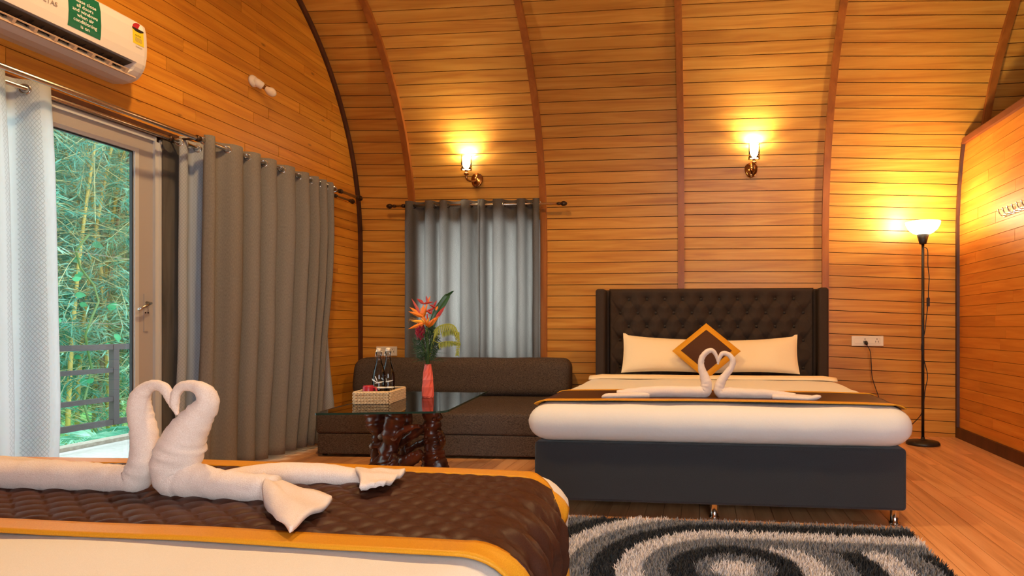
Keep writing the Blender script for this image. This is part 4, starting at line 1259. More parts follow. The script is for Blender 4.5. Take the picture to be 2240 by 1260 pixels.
# ------------------------------------------------------------------ sockets, hooks
def socket(cx, cz, w_, h_, label, groups):
    t = thing('wall_socket', label, 'socket', (cx, YB, cz))
    rbox('plate', (cx, YB - 0.006, cz), (w_, 0.012, h_), 0.004, 'plate', t, 2)
    mb = MB()
    for dz in (-1, 1): mb.box((cx, YB - 0.0125, cz + dz * h_ * 0.29), (w_ * 0.77, 0.002, 0.0015))
    for dx in (-1, 1): mb.box((cx + dx * w_ * 0.385, YB - 0.0125, cz), (0.0015, 0.002, h_ * 0.58))
    mb.build('inner_frame', 'plate_line', t)
    for gx in groups:
        for (dx, dz, r) in ((0, 0.017, 0.0042), (-0.011, -0.008, 0.0036), (0.011, -0.008, 0.0036), (-0.011, -0.0, 0.0026), (0.011, 0.0, 0.0026)):
            MB().lathe([(r, 0), (r, 0.002)], (cx + gx + dx, YB - 0.0122, cz + dz), 10, Matrix.Rotation(PI / 2, 3, 'X')).build('pin_hole', 'hole', t)
    for gx in (-0.32, 0.10):
        MB().box((cx + gx * w_, YB - 0.0135, cz), (w_ * 0.17, 0.004, h_ * 0.52)).build('rocker', 'plate', t)
    return t
socket(1.432, 0.823, 0.268, 0.088, 'white switch and socket plate with the lamp plug beside the headboard', (-0.022, 0.078))
socket(-2.965, 0.716, 0.205, 0.088, 'white switch plate behind the water bottles', (0.06,))
hk = thing('hook_rail', 'steel coat hook rail on the pine partition', 'hook rail', (XR, 4.62, 1.76))
MB().box((XR - 0.005, 4.62, 1.755), (0.008, 0.62, 0.022)).build('rail', 'chrome', hk)
for k in range(9):
    y = 4.90 - k * 0.068
    MB().tube(smoothpath([(XR - 0.008, y, 1.752), (XR - 0.03, y, 1.752), (XR - 0.045, y + 0.004, 1.775), (XR - 0.05, y + 0.008, 1.80)], 4), 0.0042, 8).build('hook', 'chrome', hk, True)

# ------------------------------------------------------------------ coffee table
TZ = 0.52
KS = (CH - TZ) / (CH - 0.46)      # the things on the table keep their places in the view
tb = thing('coffee_table', 'glass topped coffee table on a gnarled dark root base', 'table', (-1.64, 3.55, 0))
cn = [Vector((-2.175, 3.385)) * KS, Vector((-1.47, 3.555)) * KS, Vector((-1.615, 4.72)) * KS, Vector((-2.22, 4.58)) * KS]
outline = []
for i in range(4):
    p, a, b = cn[i], cn[i - 1], cn[(i + 1) % 4]
    r = 0.02 if i != 1 else 0.07
    d1, d2 = (a - p).normalized(), (b - p).normalized()
    for k in range(7):
        f = k / 6; outline.append(p + d1 * r * (1 - f) ** 2 + d2 * r * f ** 2)
n = len(outline)
mb = MB(); mb.add([(q.x, q.y, TZ) for q in outline], [tuple(range(n))])
mb.add([(q.x, q.y, TZ - 0.010) for q in outline], [tuple(reversed(range(n)))])
gt = mb.build('glass_top', 'table_glass', tb, fix=False)
mb = MB(); mb.v = [Vector((q.x, q.y, z)) for q in outline for z in (TZ - 0.010, TZ)]
for i in range(n): mb.f.append((2 * i, 2 * ((i + 1) % n), 2 * ((i + 1) % n) + 1, 2 * i + 1))
mb.build('edge', 'glass_edge', gt, fix=True)
def root(px_pts, Y, name='root', seed=0, floor_end=False):
    Y *= KS
    raw = [tuple(P(x, y, Y + dy)) + (px2m(x, y, Y, wp) / 2,) for x, y, wp, dy in px_pts]
    sp = smoothpath(raw, 9)
    pts = [(q[0], q[1], min(TZ - 0.012 , max(q[2], 0.004 if floor_end else q[3] * 0.7))) for q in sp]; rad = [q[3] for q in sp]
    rg = random.Random(seed)
    rad = [r * (1 + rg.uniform(-0.06, 0.10)) for r in rad]
    mr = MB().tube(pts, rad, 16, True)
    for i in range(len(pts)):
        c_ = Vector(pts[i])
        for j in range(16):
            v_ = mr.v[i * 16 + j]
            f_ = noise.noise(v_ * 16 + Vector((seed, 0, 0))) * 0.30 + noise.noise(v_ * 42 + Vector((0, seed, 0))) * 0.16
            mr.v[i * 16 + j] = c_ + (v_ - c_) * (1 + f_)
            mr.v[i * 16 + j].z = min(mr.v[i * 16 + j].z, TZ - 0.011)
    return mr.build(name, 'root', tb, True)
root([(822, 903, 44, 0.0), (824, 925, 46, 0), (826, 945, 30, 0), (824, 975, 22, 0), (822, 1005, 24, 0), (824, 1050, 30, 0)], 4.15, seed=1, floor_end=True)
root([(868, 903, 40, 0), (862, 930, 40, 0), (856, 960, 36, 0), (850, 990, 38, 0), (853, 1012, 50, 0), (868, 1030, 66, 0), (880, 1062, 84, 0)], 3.85, seed=2, floor_end=True)
root([(856, 1010, 40, 0), (880, 1014, 34, 0), (903, 1004, 26, 0), (922, 990, 16, 0)], 3.83, seed=3)
root([(892, 903, 22, 0), (890, 930, 20, 0), (888, 960, 22, 0), (886, 1000, 24, 0)], 4.3, seed=4)
root([(944, 901, 34, 0), (944, 930, 34, 0), (946, 960, 36, 0), (950, 990, 40, 0), (954, 1020, 48, 0), (958, 1060, 60, 0)], 3.95, seed=5, floor_end=True)
root([(942, 915, 18, 0), (958, 912, 16, 0), (964, 909, 14, 0)], 3.94, seed=6)
root([(950, 945, 22, 0), (962, 950, 22, 0), (966, 966, 18, 0), (958, 978, 14, 0)], 3.95, seed=7)
root([(862, 956, 15, 0), (880, 943, 15, 0), (900, 935, 13, 0), (918, 932, 9, 0)], 3.82, seed=8)
root([(868, 975, 14, 0), (885, 963, 18, 0), (905, 950, 20, 0), (930, 935, 18, 0), (945, 930, 16, 0)], 3.95, seed=9)
root([(838, 960, 12, 0), (850, 962, 14, 0), (880, 975, 18, 0)], 4.0, seed=10)
root([(815, 976, 14, 0), (835, 974, 12, 0), (855, 973, 12, 0)], 3.95, seed=11)
root([(802, 1034, 18, -0.1), (825, 1012, 20, -0.03), (850, 988, 20, 0.05), (870, 970, 18, 0.1)], 3.9, seed=12)
root([(890, 990, 14, 0), (905, 978, 14, 0), (925, 968, 16, 0), (945, 960, 14, 0)], 4.05, seed=13)
root([(930, 995, 26, 0), (940, 1010, 34, 0), (936, 1030, 30, 0)], 4.15, seed=14)
for (x, y, Y_, r_) in ((862.5, 956.5, 3.815, 0.022), (834, 955, 3.99, 0.020), (815, 976, 3.95, 0.020), (869, 976, 3.94, 0.019)):
    Y_ *= KS; r_ *= KS; p = P(x, y, Y_); q = P(x - 1.5, y + 1.0, Y_ - 0.012)
    MB().tube([p, q], [r_, r_ * 0.96], 12).build('cut_end', 'root_cut', tb, True)
for k in range(12):
    yy = 920 + k * 9.5 + R.uniform(-3, 3)
    x = 945 + R.uniform(-15, 17)
    p = P(x, yy, 3.95 * KS - 0.04)
    MB().lathe([(0.012, -0.01), (0.011, 0.004), (0.005, 0.011), (0, 0.012)], p, 7, Matrix.Rotation(PI / 2 + R.uniform(-0.4, 0.4), 3, 'X')).build('knot', 'root', tb, True)

# ------------------------------------------------------------------ basket
bk = thing('wicker_basket', 'low woven wicker tray basket on the glass table', 'basket', (-1.83, 3.5, TZ))
bc = [Vector((-2.170, 3.795)) * KS, Vector((-1.962, 3.842)) * KS, Vector((-2.015, 4.17)) * KS, Vector((-2.223, 4.123)) * KS]
bh_ = 0.066
mb = MB(); mb.add([(q.x, q.y, TZ + 0.002) for q in bc] + [(q.x, q.y, TZ + 0.010) for q in bc], [(3, 2, 1, 0), (4, 5, 6, 7), (0, 1, 5, 4), (1, 2, 6, 5), (2, 3, 7, 6), (3, 0, 4, 7)])
mb.build('bottom', 'wicker_dark', bk)
for i in range(4):
    a, b = bc[i], bc[(i + 1) % 4]
    e = (b - a).normalized(); nrm = Vector((e.y, -e.x))
    L = (b - a).length
    mb = MB(); m0 = a + nrm * -0.004; m1 = b + nrm * -0.004
    mb.add([(p.x, p.y, z) for p in (m0, m1, m1 - nrm * 0.006, m0 - nrm * 0.006) for z in (TZ + 0.004, TZ + bh_ - 0.006)], [(0, 2, 3, 1), (4, 6, 7, 5), (1, 3, 5, 7), (0, 6, 4, 2), (2, 4, 5, 3), (6, 0, 1, 7)])
    side = mb.build('side', 'wicker_dark', bk)
    # plaited strands in four rows
    rows = 4; hh = bh_ / rows
    for r_ in range(rows):
        st = MB(); nseg = max(8, int(L / 0.0165))
        for k in range(nseg):
            s0 = L * k / nseg; s1 = L * (k + 1.35) / nseg
            for sg in (0, 1):
                zc_ = TZ + hh * (r_ + 0.5)
                z0_, z1_ = (zc_ + hh * 0.42, zc_ - hh * 0.02) if sg == 0 else (zc_ - hh * 0.42, zc_ + hh * 0.02)
                pp = []
                for f in (0, 0.35, 0.7, 1):
                    s = s0 + (min(s1, L) - s0) * f
                    p = a + e * s + nrm * (0.001 + 0.004 * math.sin(PI * f))
                    pp.append((p.x, p.y, z0_ + (z1_ - z0_) * f))
                st.tube(pp, [0.0028, 0.0055, 0.0055, 0.002], 6)
        st.build('plait', 'wicker', side, True)
rim = MB(); rim.tube([(bc[i % 4].x, bc[i % 4].y, TZ + bh_) for i in range(5)], 0.005, 8); rim.build('rim', 'wicker', bk, True)

def bottle(px_, label, Y):
    c = P(px_, 800, Y * KS); c.z = TZ + 0.012
    t = thing('water_bottle', label, 'bottle', tuple(c), group='swing-top bottles in the basket')
    pr = [(0.0, 0.0), (0.036, 0.0), (0.040, 0.006), (0.040, 0.125), (0.037, 0.150), (0.028, 0.182), (0.0185, 0.210), (0.0145, 0.235), (0.0145, 0.258), (0.018, 0.262), (0.018, 0.272), (0.012, 0.274)]
    MB().lathe(pr, c, 28).build('glass_body', 'bottle', t, True)
    MB().lathe([(0.013, 0.272), (0.015, 0.276), (0.015, 0.288), (0.010, 0.294), (0.0, 0.295)], c, 18).build('stopper', 'ceramic', t, True)
    g = MB()
    for s in (-1, 1):
        g.tube([c + Vector((s * 0.019, 0, 0.284)), c + Vector((s * 0.021, -0.004, 0.255)), c + Vector((s * 0.019, -0.006, 0.232))], 0.0014, 6)
    g.lathe([(0.0165 + 0.0014 * math.cos(a * PI / 3), 0.246 + 0.0014 * math.sin(a * PI / 3)) for a in range(6)], c, 20, closed=True)
    g.tube([c + Vector((-0.019, 0, 0.284)), c + Vector((0, -0.016, 0.288)), c + Vector((0.019, 0, 0.284))], 0.0014, 6)
    g.build('wire_clip', 'chrome', t, True)
    # white printed leaf swoosh
    mk = MB(); Rr = 0.0405
    def cyl(th, z): return (c.x + Rr * math.sin(th), c.y - Rr * math.cos(th), c.z + z)
    def band(fz, t0, t1, wdt, n=14):
        k = len(mk.v)
        for i in range(n + 1):
            f = i / n; th = t0 + (t1 - t0) * f; ww = wdt * math.sin(PI * f) + 0.0006
            mk.v += [Vector(cyl(th, fz(f) - ww)), Vector(cyl(th, fz(f) + ww))]
        for i in range(n): mk.f.append((k + 2 * i, k + 2 * i + 2, k + 2 * i + 3, k + 2 * i + 1))
    band(lambda f: 0.118 - 0.022 * f * f, -1.35, 0.35, 0.004)
    band(lambda f: 0.098 + 0.034 * math.sin(PI * 0.5 * f), 0.30, -0.15, 0.006)
    band(lambda f: 0.094 + 0.010 * f, -0.2, 1.3, 0.003)
    mk.build('printed_swoosh', 'white_print', t)
    t.scale = (KS * 1.06, KS * 1.06, KS * 1.13)
    return t
bottle(829, 'clear swing-top water bottle standing in front in the basket', 3.99)
bottle(849, 'clear swing-top water bottle standing behind its twin in the basket', 4.08)
def tumbler(x, Y, label):
    c = P(x, 800, Y * KS); c.z = TZ + 0.012
    t = thing('tumbler', label, 'glass', tuple(c), group='tumblers in the basket')
    MB().lathe([(0.0, 0.0), (0.026, 0.0), (0.031, 0.085), (0.0295, 0.085), (0.0248, 0.006), (0.0, 0.006)], c, 24).build('glass_wall', 'tumbler', t, True)
    MB().lathe([(0.0315, 0.080), (0.0322, 0.083), (0.0315, 0.086)], c, 24).build('etched_rim', 'white_print', t, True)
    t.scale = (KS, KS, KS)
    return t
tumbler(836, 3.91, 'clear tumbler in front of the bottles, nearer the mug')
tumbler(851, 3.93, 'clear tumbler in front of the bottles, nearer the vase')
mc = P(806, 850, 3.87 * KS); mc.z = TZ + 0.012
mt = thing('mug', 'small dark red mug with a handle in the basket', 'mug', tuple(mc))
MB().lathe([(0.027, 0.0), (0.030, 0.004), (0.031, 0.05), (0.030, 0.080), (0.026, 0.087), (0.0, 0.088)], mc, 26).build('cup', 'mug', mt, True)
MB().tube(smoothpath([tuple(mc + Vector((0.027, 0, 0.074))), tuple(mc + Vector((0.046, -0.004, 0.072))), tuple(mc + Vector((0.048, -0.004, 0.044))), tuple(mc + Vector((0.027, 0, 0.038)))], 5), 0.006, 8).build('handle', 'mug', mt, True)

# ------------------------------------------------------------------ vase and flowers
VY = 4.262 * KS
vc = P(936, 868, VY); vc.z = TZ
vt = thing('vase', 'faceted coral vase holding the flowers on the glass table', 'vase', tuple(vc))
mb = MB()
vp = [(0.039, 0.0), (0.041, 0.008), (0.0405, 0.07), (0.037, 0.12), (0.031, 0.17), (0.025, 0.215), (0.023, 0.228), (0.019, 0.226), (0.018, 0.19), (0.0, 0.18)]
mb.lathe([(r * KS, z * KS) for r, z in vp], vc, 8, None, 0.30)
mb.build('vase_body', 'coral', vt)
vtop = vc + Vector((0, 0, 0.222 * KS))
def spike(mb, a, b, wd_, flat=0.5):
    a, b = Vector(a), Vector(b); d_ = b - a; L = d_.length
    u = d_.cross(Vector((0, 1, 0))); u = (u if u.length > 1e-6 else Vector((1, 0, 0))).normalized(); v = d_.normalized().cross(u)
    rings = []
    for f, r in ((0, 0.5), (0.3, 1.0), (0.65, 0.7), (1, 0.04)):
        p = a + d_ * f
        rings.append([p + u * wd_ * r, p + v * wd_ * r * flat, p - u * wd_ * r, p - v * wd_ * r * flat])
    k = len(mb.v)
    for r in rings: mb.v += r
    for i in range(3):
        for j in range(4): mb.f.append((k + i * 4 + j, k + i * 4 + (j + 1) % 4, k + (i + 1) * 4 + (j + 1) % 4, k + (i + 1) * 4 + j))
    mb.f += [(k + 3, k + 2, k + 1, k), (k + 12, k + 13, k + 14, k + 15)]
def C5(x, y, Y=VY): return P(860 + x / 4.5, 620 + y / 4.5, Y)
def flower(name, label, cat, base, spikes, stem_mat='stem', Y=VY):
    t = thing(name, label, cat, tuple(vtop), group='cut flowers in the coral vase')
    b = C5(*base, Y)
    MB().tube(smoothpath([tuple(vtop + Vector((0, 0, -0.04))), tuple((vtop + b) / 2 + Vector((0.004, 0, 0))), tuple(b)], 5), 0.0042, 6).build('stem', stem_mat, t, True)
    for (x0, y0, x1, y1, wd_, mat, dy) in spikes:
        m = MB(); spike(m, C5(x0, y0, Y), C5(x1, y1, Y + dy), wd_ * 1.25); m.build('petal', mat, t)
    return t
flower('heliconia', 'orange heliconia spreading left, highest of the orange blooms', 'flower', (300, 400), [
    (315, 380, 275, 290, 0.010, 'orange_petal', 0), (300, 330, 150, 275, 0.010, 'orange_petal', -0.03), (270, 310, 160, 232, 0.009, 'orange_petal', 0.02), (280, 330, 300, 210, 0.013, 'orange_petal', 0.0),
    (265, 300, 182, 148, 0.008, 'red_petal', 0.03), (300, 330, 325, 250, 0.008, 'orange_petal', -0.04), (285, 320, 272, 240, 0.007, 'yellow_petal', 0.03)], Y=VY + 0.01)
flower('heliconia', 'yellow-orange heliconia with long petals pointing left and down', 'flower', (330, 440), [
    (320, 385, 148, 450, 0.010, 'orange_petal', -0.03), (300, 380, 175, 368, 0.009, 'yellow_petal', 0.0), (330, 400, 355, 330, 0.007, 'yellow_petal', -0.02), (330, 400, 300, 330, 0.007, 'orange_petal', -0.02), (330, 400, 270, 340, 0.008, 'yellow_petal', -0.02), (335, 420, 312, 370, 0.009, 'orange_petal', -0.03)], Y=VY - 0.03)
flower('heliconia', 'orange heliconia bract with a red tip pointing up to the right', 'flower', (340, 440), [
    (340, 425, 450, 320, 0.013, 'orange_petal', 0.0), (420, 345, 512, 225, 0.010, 'red_petal', 0.02), (345, 430, 400, 350, 0.010, 'orange_petal', -0.03)], Y=VY - 0.02)
flower('heliconia', 'small red heliconia star at the top of the bouquet', 'flower', (335, 300), [
    (335, 185, 325, 118, 0.006, 'red_petal', 0), (340, 185, 366, 124, 0.005, 'orange_petal', 0), (300, 200, 400, 180, 0.006, 'red_petal', 0.0), (300, 200, 234, 150, 0.009, 'red_petal', 0.02),
    (320, 280, 430, 230, 0.006, 'red_petal', 0.02), (310, 285, 340, 185, 0.006, 'orange_petal', 0.0), (400, 225, 430, 165, 0.006, 'red_petal', 0.0), (420, 240, 350, 205, 0.006, 'red_petal', -0.02), (380, 300, 320, 262, 0.006, 'red_petal', 0.0), (420, 265, 440, 215, 0.006, 'orange_petal', 0.01), (375, 300, 385, 240, 0.004, 'red_petal', 0.0)], 'red_petal', Y=VY + 0.03)
# red ginger
gg = thing('red_ginger', 'crimson ginger cone low on the left of the bouquet', 'flower', tuple(vtop), group='cut flowers in the coral vase')
gb = C5(265, 480, VY - 0.03)
MB().tube([vtop + Vector((0, 0, -0.03)), gb + Vector((0.01, 0, -0.06)), gb], 0.004, 6).build('stem', 'stem', gg, True)
for r_ in range(7):
    for k in range(7):
        a = 2 * PI * k / 7 + r_ * 0.45; rr = 0.026 * math.sin(PI * (r_ + 1.2) / 8.4)
        p0 = gb + Vector((rr * 0.5 * math.cos(a), rr * 0.5 * math.sin(a), -0.048 + r_ * 0.0135)); p1 = gb + Vector((rr * 1.25 * math.cos(a), rr * 1.25 * math.sin(a), -0.030 + r_ * 0.0145))
        m = MB(); spike(m, p0, p1, 0.0075, 0.6); m.build('bract', 'ginger', gg)
# long leaf
lf = thing('long_leaf', 'long dark green blade leaf rising to the right of the blooms', 'leaf', tuple(vtop), group='cut flowers in the coral vase')
lp = smoothpath([tuple(C5(372, 520, VY + 0.03)) , tuple(C5(385, 430, VY + 0.03)), tuple(C5(425, 310, VY + 0.04)), tuple(C5(500, 185, VY + 0.05)), tuple(C5(545, 120, VY + 0.06)), tuple(C5(600, 75, VY + 0.06))], 5)
def leaf_fn(u, v):
    q = u * (len(lp) - 1); i = min(int(q), len(lp) - 2); f = q - i
    p = Vector(lp[i]) * (1 - f) + Vector(lp[i + 1]) * f
    d_ = (Vector(lp[i + 1]) - Vector(lp[i])).normalized(); s = Vector((d_.z, 0, -d_.x))
    ww = 0.024 * (math.sin(PI * min(1, u * 1.0)) ** 0.7) * (1 if u < 0.8 else 0.6 + 0.0) + 0.001
    return p + s * ww * (v * 2 - 1) + Vector((0, -0.010 * abs(v * 2 - 1), 0))
MB().shell(leaf_fn, 24, 6, 0.0012).build('blade', 'leaf_dark', lf, True)
MB().tube([vtop + Vector((0, 0, -0.03))] + [Vector(p) for p in lp[:3]], 0.004, 6).build('stalk', 'stem', lf, True)
# golden fern
fn_ = thing('fern_frond', 'golden green fern frond drooping right of the vase', 'leaf', tuple(vtop), group='cut flowers in the coral vase')
fp = smoothpath([tuple(vtop), tuple(C5(395, 560, VY - 0.02)), tuple(C5(430, 440, VY - 0.03)), tuple(C5(520, 400, VY - 0.04)), tuple(C5(600, 420, VY - 0.05)), tuple(C5(640, 540, VY - 0.06)), tuple(C5(632, 710, VY - 0.06))], 9)
MB().tube(fp, 0.0025, 6).build('midrib', 'fern_gold', fn_, True)
for i in range(14, len(fp) - 1):
    p = Vector(fp[i]); f = (i - 14) / (len(fp) - 15)
    ln = 0.075 * (1 - f) ** 0.7 + 0.012
    for s in (-1, 1):
        if f < 0.75 and i % 2 == 0:
            m = MB(); spike(m, p, p + Vector((-0.012 + 0.006 * s, -0.015 * s, -ln * (0.75 if s > 0 else 1.0))), 0.0042, 0.25); m.build('pinna', 'fern_gold', fn_)
        else:
            m = MB(); spike(m, p, p + Vector((s * 0.014, -0.004, -0.012)), 0.004, 0.4); m.build('pinna', 'fern_gold', fn_)
for k in range(13):
    p = C5(455, 582, VY - 0.05) + Vector((k * 0.0105, 0.003 * (k % 2), 0.010 * math.sin(k * 0.24)))
    m = MB(); spike(m, p, p + Vector((0.001, 0, -0.044 + 0.001 * k)), 0.0068, 0.25); m.build('pinna', 'fern_gold', fn_)
for k in range(11):
    p = C5(490, 480, VY - 0.045) + Vector((k * 0.0098, 0.003 * (k % 2), 0.012 * math.sin(k * 0.3)))
    m = MB(); spike(m, p, p + Vector((0.0, 0, -0.036)), 0.0062, 0.25); m.build('pinna', 'fern_gold', fn_)
MB().tube(smoothpath([tuple(C5(410, 500, VY - 0.03)), tuple(C5(490, 470, VY - 0.045)), tuple(C5(560, 455, VY - 0.045)), tuple(C5(635, 500, VY - 0.055))], 5), 0.002, 6).build('midrib', 'fern_gold', fn_, True)
MB().tube(smoothpath([tuple(C5(400, 560, VY - 0.03)), tuple(C5(450, 585, VY - 0.05)), tuple(C5(540, 570, VY - 0.05)), tuple(C5(630, 600, VY - 0.055))], 5), 0.002, 6).build('midrib', 'fern_gold', fn_, True)
# dried curl
dc = thing('dried_fern_tip', 'brown curled fern tip at the left of the bouquet', 'leaf', tuple(vtop), group='cut flowers in the coral vase')
MB().tube(smoothpath([tuple(vtop), tuple(C5(300, 560, VY + 0.02)), tuple(C5(240, 380, VY + 0.02)), tuple(C5(190, 338, VY + 0.02)), tuple(C5(150, 360, VY + 0.02)), tuple(C5(158, 392, VY + 0.02))], 6), 0.002, 6).build('midrib', 'dry', dc, True)
for k in range(9):
    p = C5(165 + k * 8, 345 + (k % 2) * 4, VY + 0.02)
    m = MB(); spike(m, p, p + Vector((-0.002, -0.006, -0.014)), 0.0035, 0.3); m.build('pinna', 'dry', dc)
# needle greens
ng = thing('needle_greens', 'bushy dark needle foliage around the neck of the vase', 'foliage', tuple(vtop), group='cut flowers in the coral vase')
for k in range(9):
    a = 2 * PI * k / 9; tip = vtop + Vector((0.055 * math.cos(a), 0.04 * math.sin(a), 0.19 + 0.03 * math.sin(k * 2.1)))
    MB().tube([vtop + Vector((0, 0, -0.03)), vtop + Vector((0.016 * math.cos(a), 0.014 * math.sin(a), 0.06)), tip], 0.0028, 5).build('sprig', 'stem', ng, True)
m = MB()
for k in range(900):
    h = R.uniform(0.03, 0.235); a = R.uniform(0, 2 * PI); rr = 0.075 * math.sin(PI * min(1, (h - 0.0) / 0.26)) ** 0.6 * math.sqrt(R.random())
    p = vtop + Vector((rr * math.cos(a) - 0.008, rr * math.sin(a) * 0.7, h))
    q = p + Vector((math.cos(a) * R.uniform(0.005, 0.03), math.sin(a) * 0.02, R.uniform(-0.02, 0.03)))
    spike(m, p, q, 0.0022, 0.5)
for k in range(60):
    a = R.uniform(0, 2 * PI); p = vtop + Vector((0.05 * math.cos(a), 0.03 * math.sin(a), R.uniform(0.01, 0.14)))
    spike(m, p, p + Vector((math.cos(a) * 0.07, math.sin(a) * 0.04, R.uniform(-0.02, 0.02))), 0.0012, 0.6)
o = m.build('needles', 'needle', ng, fix=False); o['kind'] = 'stuff'
# ------------------------------------------------------------------ pendants of the room, above the picture
def pendant(x, y, label, energy):
    z = 3.9
    t = thing('pendant_lamp', label, 'ceiling lamp', (x, y, z), group='pendant lamps under the vault')
    MB().tube([(x, y, z + 0.10), (x, y, ZAP)], 0.006, 8).build('cord', 'black', t, True)
    MB().lathe([(0.0, 0.12), (0.03, 0.12), (0.05, 0.09), (0.16, 0.02), (0.165, 0.0), (0.155, 0.0), (0.045, 0.08), (0.0, 0.10)], (x, y, z), 28).build('shade', 'gold_metal', t, True)
    MB().lathe([(0.0, 0.075), (0.03, 0.06), (0.04, 0.03), (0.03, 0.0), (0.0, -0.01)], (x, y, z), 20).build('bulb', 'pendant_glow', t, True)
    l = spot('pendant_light', (0, 0, 0.0), energy, WARM, 0.08, math.radians(156)); l.parent = t
    return t
pendant(-1.5, YAP, 'warm pendant lamp under the vault, over the foreground bed', 165)
pendant(0.9, YAP, 'warm pendant lamp under the vault, nearer the partition', 135)

# ------------------------------------------------------------------ balcony and garden
XRL = -4.80
mb = MB(); mb.box(((XL - 0.07 + XRL - 0.05) / 2, 3.6, -0.06), (XL - 0.07 - XRL + 0.05, 9.0, 0.10)); bal = struct(mb.build('floor_balcony', 'deck'))
mb = MB(); mb.box((XRL - 0.10, 3.6, -0.03), (0.12, 9.0, 0.10)); struct(mb.build('trim_6', 'kerb'))
rl = thing('balcony_railing', 'dark brown metal balcony railing outside the glass door', 'railing', (XRL, 4.7, 0))
for z, y0, y1, hh in ((0.782, 0.5, 8.0, 0.045), (0.592, 0.5, 4.74, 0.036), (0.356, 0.5, 4.74, 0.036), (0.166, 0.5, 8.0, 0.045)):
    MB().box((XRL, (y0 + y1) / 2, z), (0.04, y1 - y0, hh)).build('rail', 'rail', rl)
for y in (1.9, 3.3, 4.75, 6.9):
    MB().box((XRL, y, 0.40 if y != 4.75 else 0.475), (0.045, 0.05, 0.80 if y != 4.75 else 0.65)).build('post', 'rail', rl)
mb = MB()
mb.grid(lambda u, v: (-4.9 - 14 * u, -2 + 20 * v, -0.55 + 0.10 * math.sin(u * 9 + v * 4)), 20, 20)
gr = struct(mb.build('ground', 'grass', None, True))
mb = MB()
mb.grid(lambda u, v: (-11.0 - 1.6 * u + 0.8 * math.sin(v * 9), -1 + 18 * v, -0.6 + 9.5 * u), 16, 40)
hl = struct(mb.build('hillside', 'hill', None, True)); hl['label'] = 'dark leafy slope behind the bamboo'
def leafblade(mb, p, d_, L, wd_):
    d_ = d_.normalized(); s = d_.cross(Vector((R.uniform(-1, 1), R.uniform(-1, 1), R.uniform(-1, 1))))
    if s.length < 1e-3: return
    s.normalize(); k = len(mb.v)
    q = p + d_ * L * 0.35; dr = Vector((0, 0, -L * 0.12))
    mb.v += [p, q + s * wd_, p + d_ * L + dr, q - s * wd_]
    mb.f.append((k, k + 1, k + 2, k + 3))
BD = Vector((0, 0, -0.55))
def bamboo(x, y, nc, nl, label, seed, leafmat_, culm):
    rg = random.Random(seed)
    t = thing('bamboo_clump', label, 'bamboo', (x, y, -0.6), group='bamboo clumps beyond the balcony')
    lv = MB(); tw = MB()
    for c in range(nc):
        a = rg.uniform(0, 2 * PI); b0 = Vector((x + rg.uniform(-0.45, 0.45), y + rg.uniform(-0.45, 0.45), -0.6))
        H = rg.uniform(4.5, 6.5); lean = Vector((math.cos(a), math.sin(a), 0)) * rg.uniform(0.1, 0.9)
        pts = [b0 + lean * (f ** 1.8) + Vector((0, 0, H * f)) for f in [i / 12 for i in range(13)]]
        r0 = rg.uniform(0.022, 0.042)
        cm = MB(); cm.tube(pts, [r0 * (1 - 0.7 * i / 12) for i in range(13)], 8)
        for i in range(1, 11):
            cm.tube([pts[i] - Vector((0, 0, 0.012)), pts[i] + Vector((0, 0, 0.012))], r0 * (1 - 0.7 * i / 12) * 1.18, 8)
        cm.build('culm', culm if c % 3 else 'culm_b', t, True)
        for j in range(int(nl * 1.5 / nc / 14)):
            f = rg.uniform(0.22, 1.0) if rg.random() < 0.85 else rg.uniform(0.05, 0.25); q = f * 12; i = min(int(q), 11); p = pts[i] + (pts[i + 1] - pts[i]) * (q - i)
            d_ = Vector((rg.uniform(-1, 1), rg.uniform(-1, 1), rg.uniform(-0.5, 0.7))).normalized(); L = rg.uniform(0.35, 1.1)
            e = p + d_ * L + Vector((0, 0, -0.15 * L))
            tw.tube([p, (p + e) / 2 + Vector((0, 0, 0.05)), e], [0.006, 0.004, 0.002], 4)
            for k in range(14):
                s = rg.uniform(0.25, 1.05)
                o_ = p + (e - p) * s
                dl = d_ * 0.7 + Vector((rg.uniform(-1, 1), rg.uniform(-1, 1), rg.uniform(-1.1, 0.5)))
                leafblade(lv, o_, dl, rg.uniform(0.09, 0.18), rg.uniform(0.006, 0.010))
    o = tw.build('twigs', 'twig', t, fix=False); o['kind'] = 'stuff'
    o = lv.build('foliage', leafmat_, t, fix=False); o['kind'] = 'stuff'
bamboo(-8.2, 7.35, 7, 9000, 'dense green bamboo clump in the middle of the door glass', 1, 'bamboo_leaf', 'culm')
bamboo(-8.0, 8.25, 8, 8000, 'bamboo clump with yellow canes at the right of the door glass', 2, 'bamboo_leaf_b', 'culm')
bamboo(-8.3, 6.4, 6, 8000, 'bamboo clump showing beside the white sheer', 3, 'bamboo_leaf', 'culm')
bamboo(-9.8, 8.6, 6, 9000, 'taller shaded bamboo clump behind the others', 4, 'bamboo_leaf', 'culm_b')
bamboo(-9.6, 9.9, 6, 7000, 'pale bamboo clump far behind the yellow canes', 5, 'bamboo_leaf_b', 'culm_b')
bamboo(-7.6, 9.6, 6, 6000, 'bamboo clump hidden mostly behind the door post', 6, 'bamboo_leaf', 'culm')
bamboo(-8.6, 5.2, 5, 6000, 'bamboo clump seen faintly through the white sheer', 7, 'bamboo_leaf', 'culm')
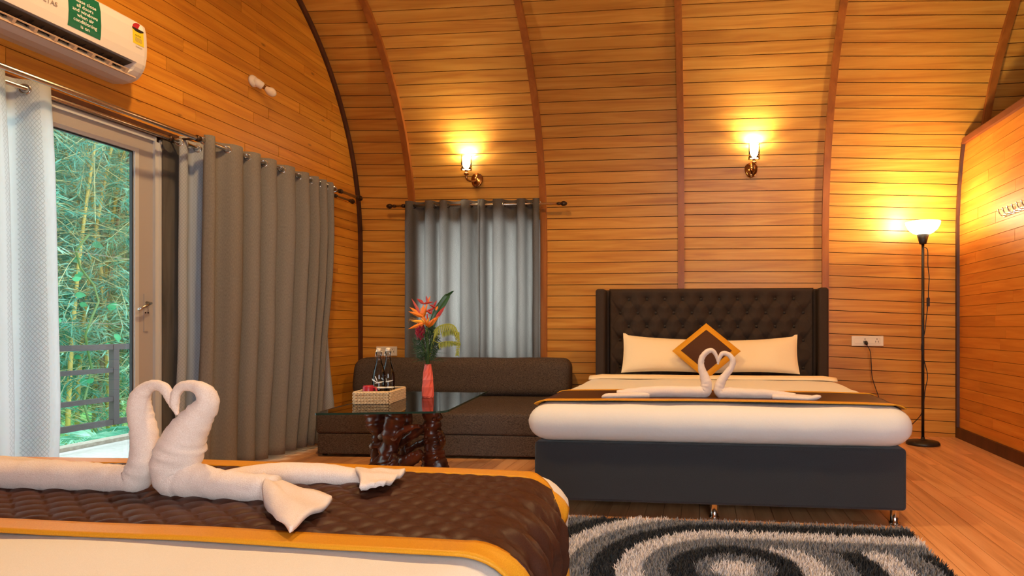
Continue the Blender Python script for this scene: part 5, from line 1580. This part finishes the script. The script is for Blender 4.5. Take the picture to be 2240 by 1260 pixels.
def palm(x, y, z, n, L, label, seed):
    rg = random.Random(seed)
    t = thing('palm_bush', label, 'palm', (x, y, z), group='low feathery palms by the railing')
    for i in range(n):
        a = 2 * PI * i / n + rg.uniform(-0.2, 0.2); el = rg.uniform(0.5, 1.25)
        d_ = Vector((math.cos(a) * math.cos(el), math.sin(a) * math.cos(el), math.sin(el)))
        pts = [Vector((x, y, z)) + d_ * L * f + Vector((math.cos(a), math.sin(a), 0)) * 0.35 * L * f * f + Vector((0, 0, -0.75 * L * f * f)) for f in [k / 10 for k in range(11)]]
        fr = MB(); fr.tube(pts, [0.008 * (1 - 0.08 * k) for k in range(11)], 5)
        for k in range(1, 10):
            for q in range(4):
                p = pts[k] + (pts[k + 1] - pts[k]) * q / 4; tang = (pts[k + 1] - pts[k]).normalized(); sd = tang.cross(Vector((0, 0, 1))).normalized()
                for s in (-1, 1): leafblade(fr, p, sd * s + tang * 0.8 + Vector((0, 0, -0.25)), 0.34 * (1 - 0.06 * k), 0.010)
        fr.build('frond', 'palm_leaf', t, fix=False)
palm(-5.75, 5.15, -0.35, 13, 1.05, 'feathery palm bush just behind the railing near the sheer', 1)
palm(-6.1, 5.95, -0.35, 12, 0.95, 'feathery palm bush right of the railing post', 2)
palm(-5.8, 4.3, -0.35, 12, 1.0, 'feathery palm bush behind the white sheer', 3)
vn = thing('broadleaf_vine', 'bright green broad-leaved climber among the bamboo canes', 'climber', (-7.3, 6.9, -0.5))
stem_pts = [Vector((-7.3 + 0.1 * math.sin(k), 6.9 + 0.12 * math.cos(k * 1.3), -0.55 + 0.2 * k)) for k in range(14)]
MB().tube(stem_pts, 0.012, 6).build('vine_stem', 'stem', vn, True)
for k in range(20):
    p = stem_pts[R.randrange(3, 14)] + Vector((R.uniform(-0.3, 0.3), R.uniform(-0.45, 0.45), R.uniform(-0.1, 0.25)))
    m = MB(); sz = R.uniform(0.035, 0.06); a = R.uniform(0, 2 * PI)
    nn = Vector((R.uniform(0.2, 1), R.uniform(-1, 0.2), R.uniform(-0.2, 0.8))).normalized(); rt_ = nn.to_track_quat('Z', 'Y').to_matrix() @ Matrix.Rotation(a, 3, 'Z')
    sh = [(0, -1), (0.55, -0.7), (0.75, -0.1), (0.5, 0.5), (0, 1.1), (-0.5, 0.5), (-0.75, -0.1), (-0.55, -0.7)]
    m.add([p + rt_ @ Vector((qx * sz, qy * sz, 0.15 * sz * abs(qx))) for qx, qy in sh], [tuple(range(8))])
    m.build('leaf', 'vine_leaf', vn, fix=False)
# thin garden wires
for (z, y0) in ((1.62, 0), (0.98, 0)):
    o = MB().tube([(-5.6, 3.5, z + 0.05), (-5.6, 6.0, z - 0.02), (-5.6, 8.5, z - 0.08)], 0.0018, 5).build('garden_wire', 'grey_print', None, True)
    tag(o, 'upper thin wire stretched across the bamboo' if z > 1.3 else 'lower thin wire stretched across the bamboo just above the railing', 'wire')
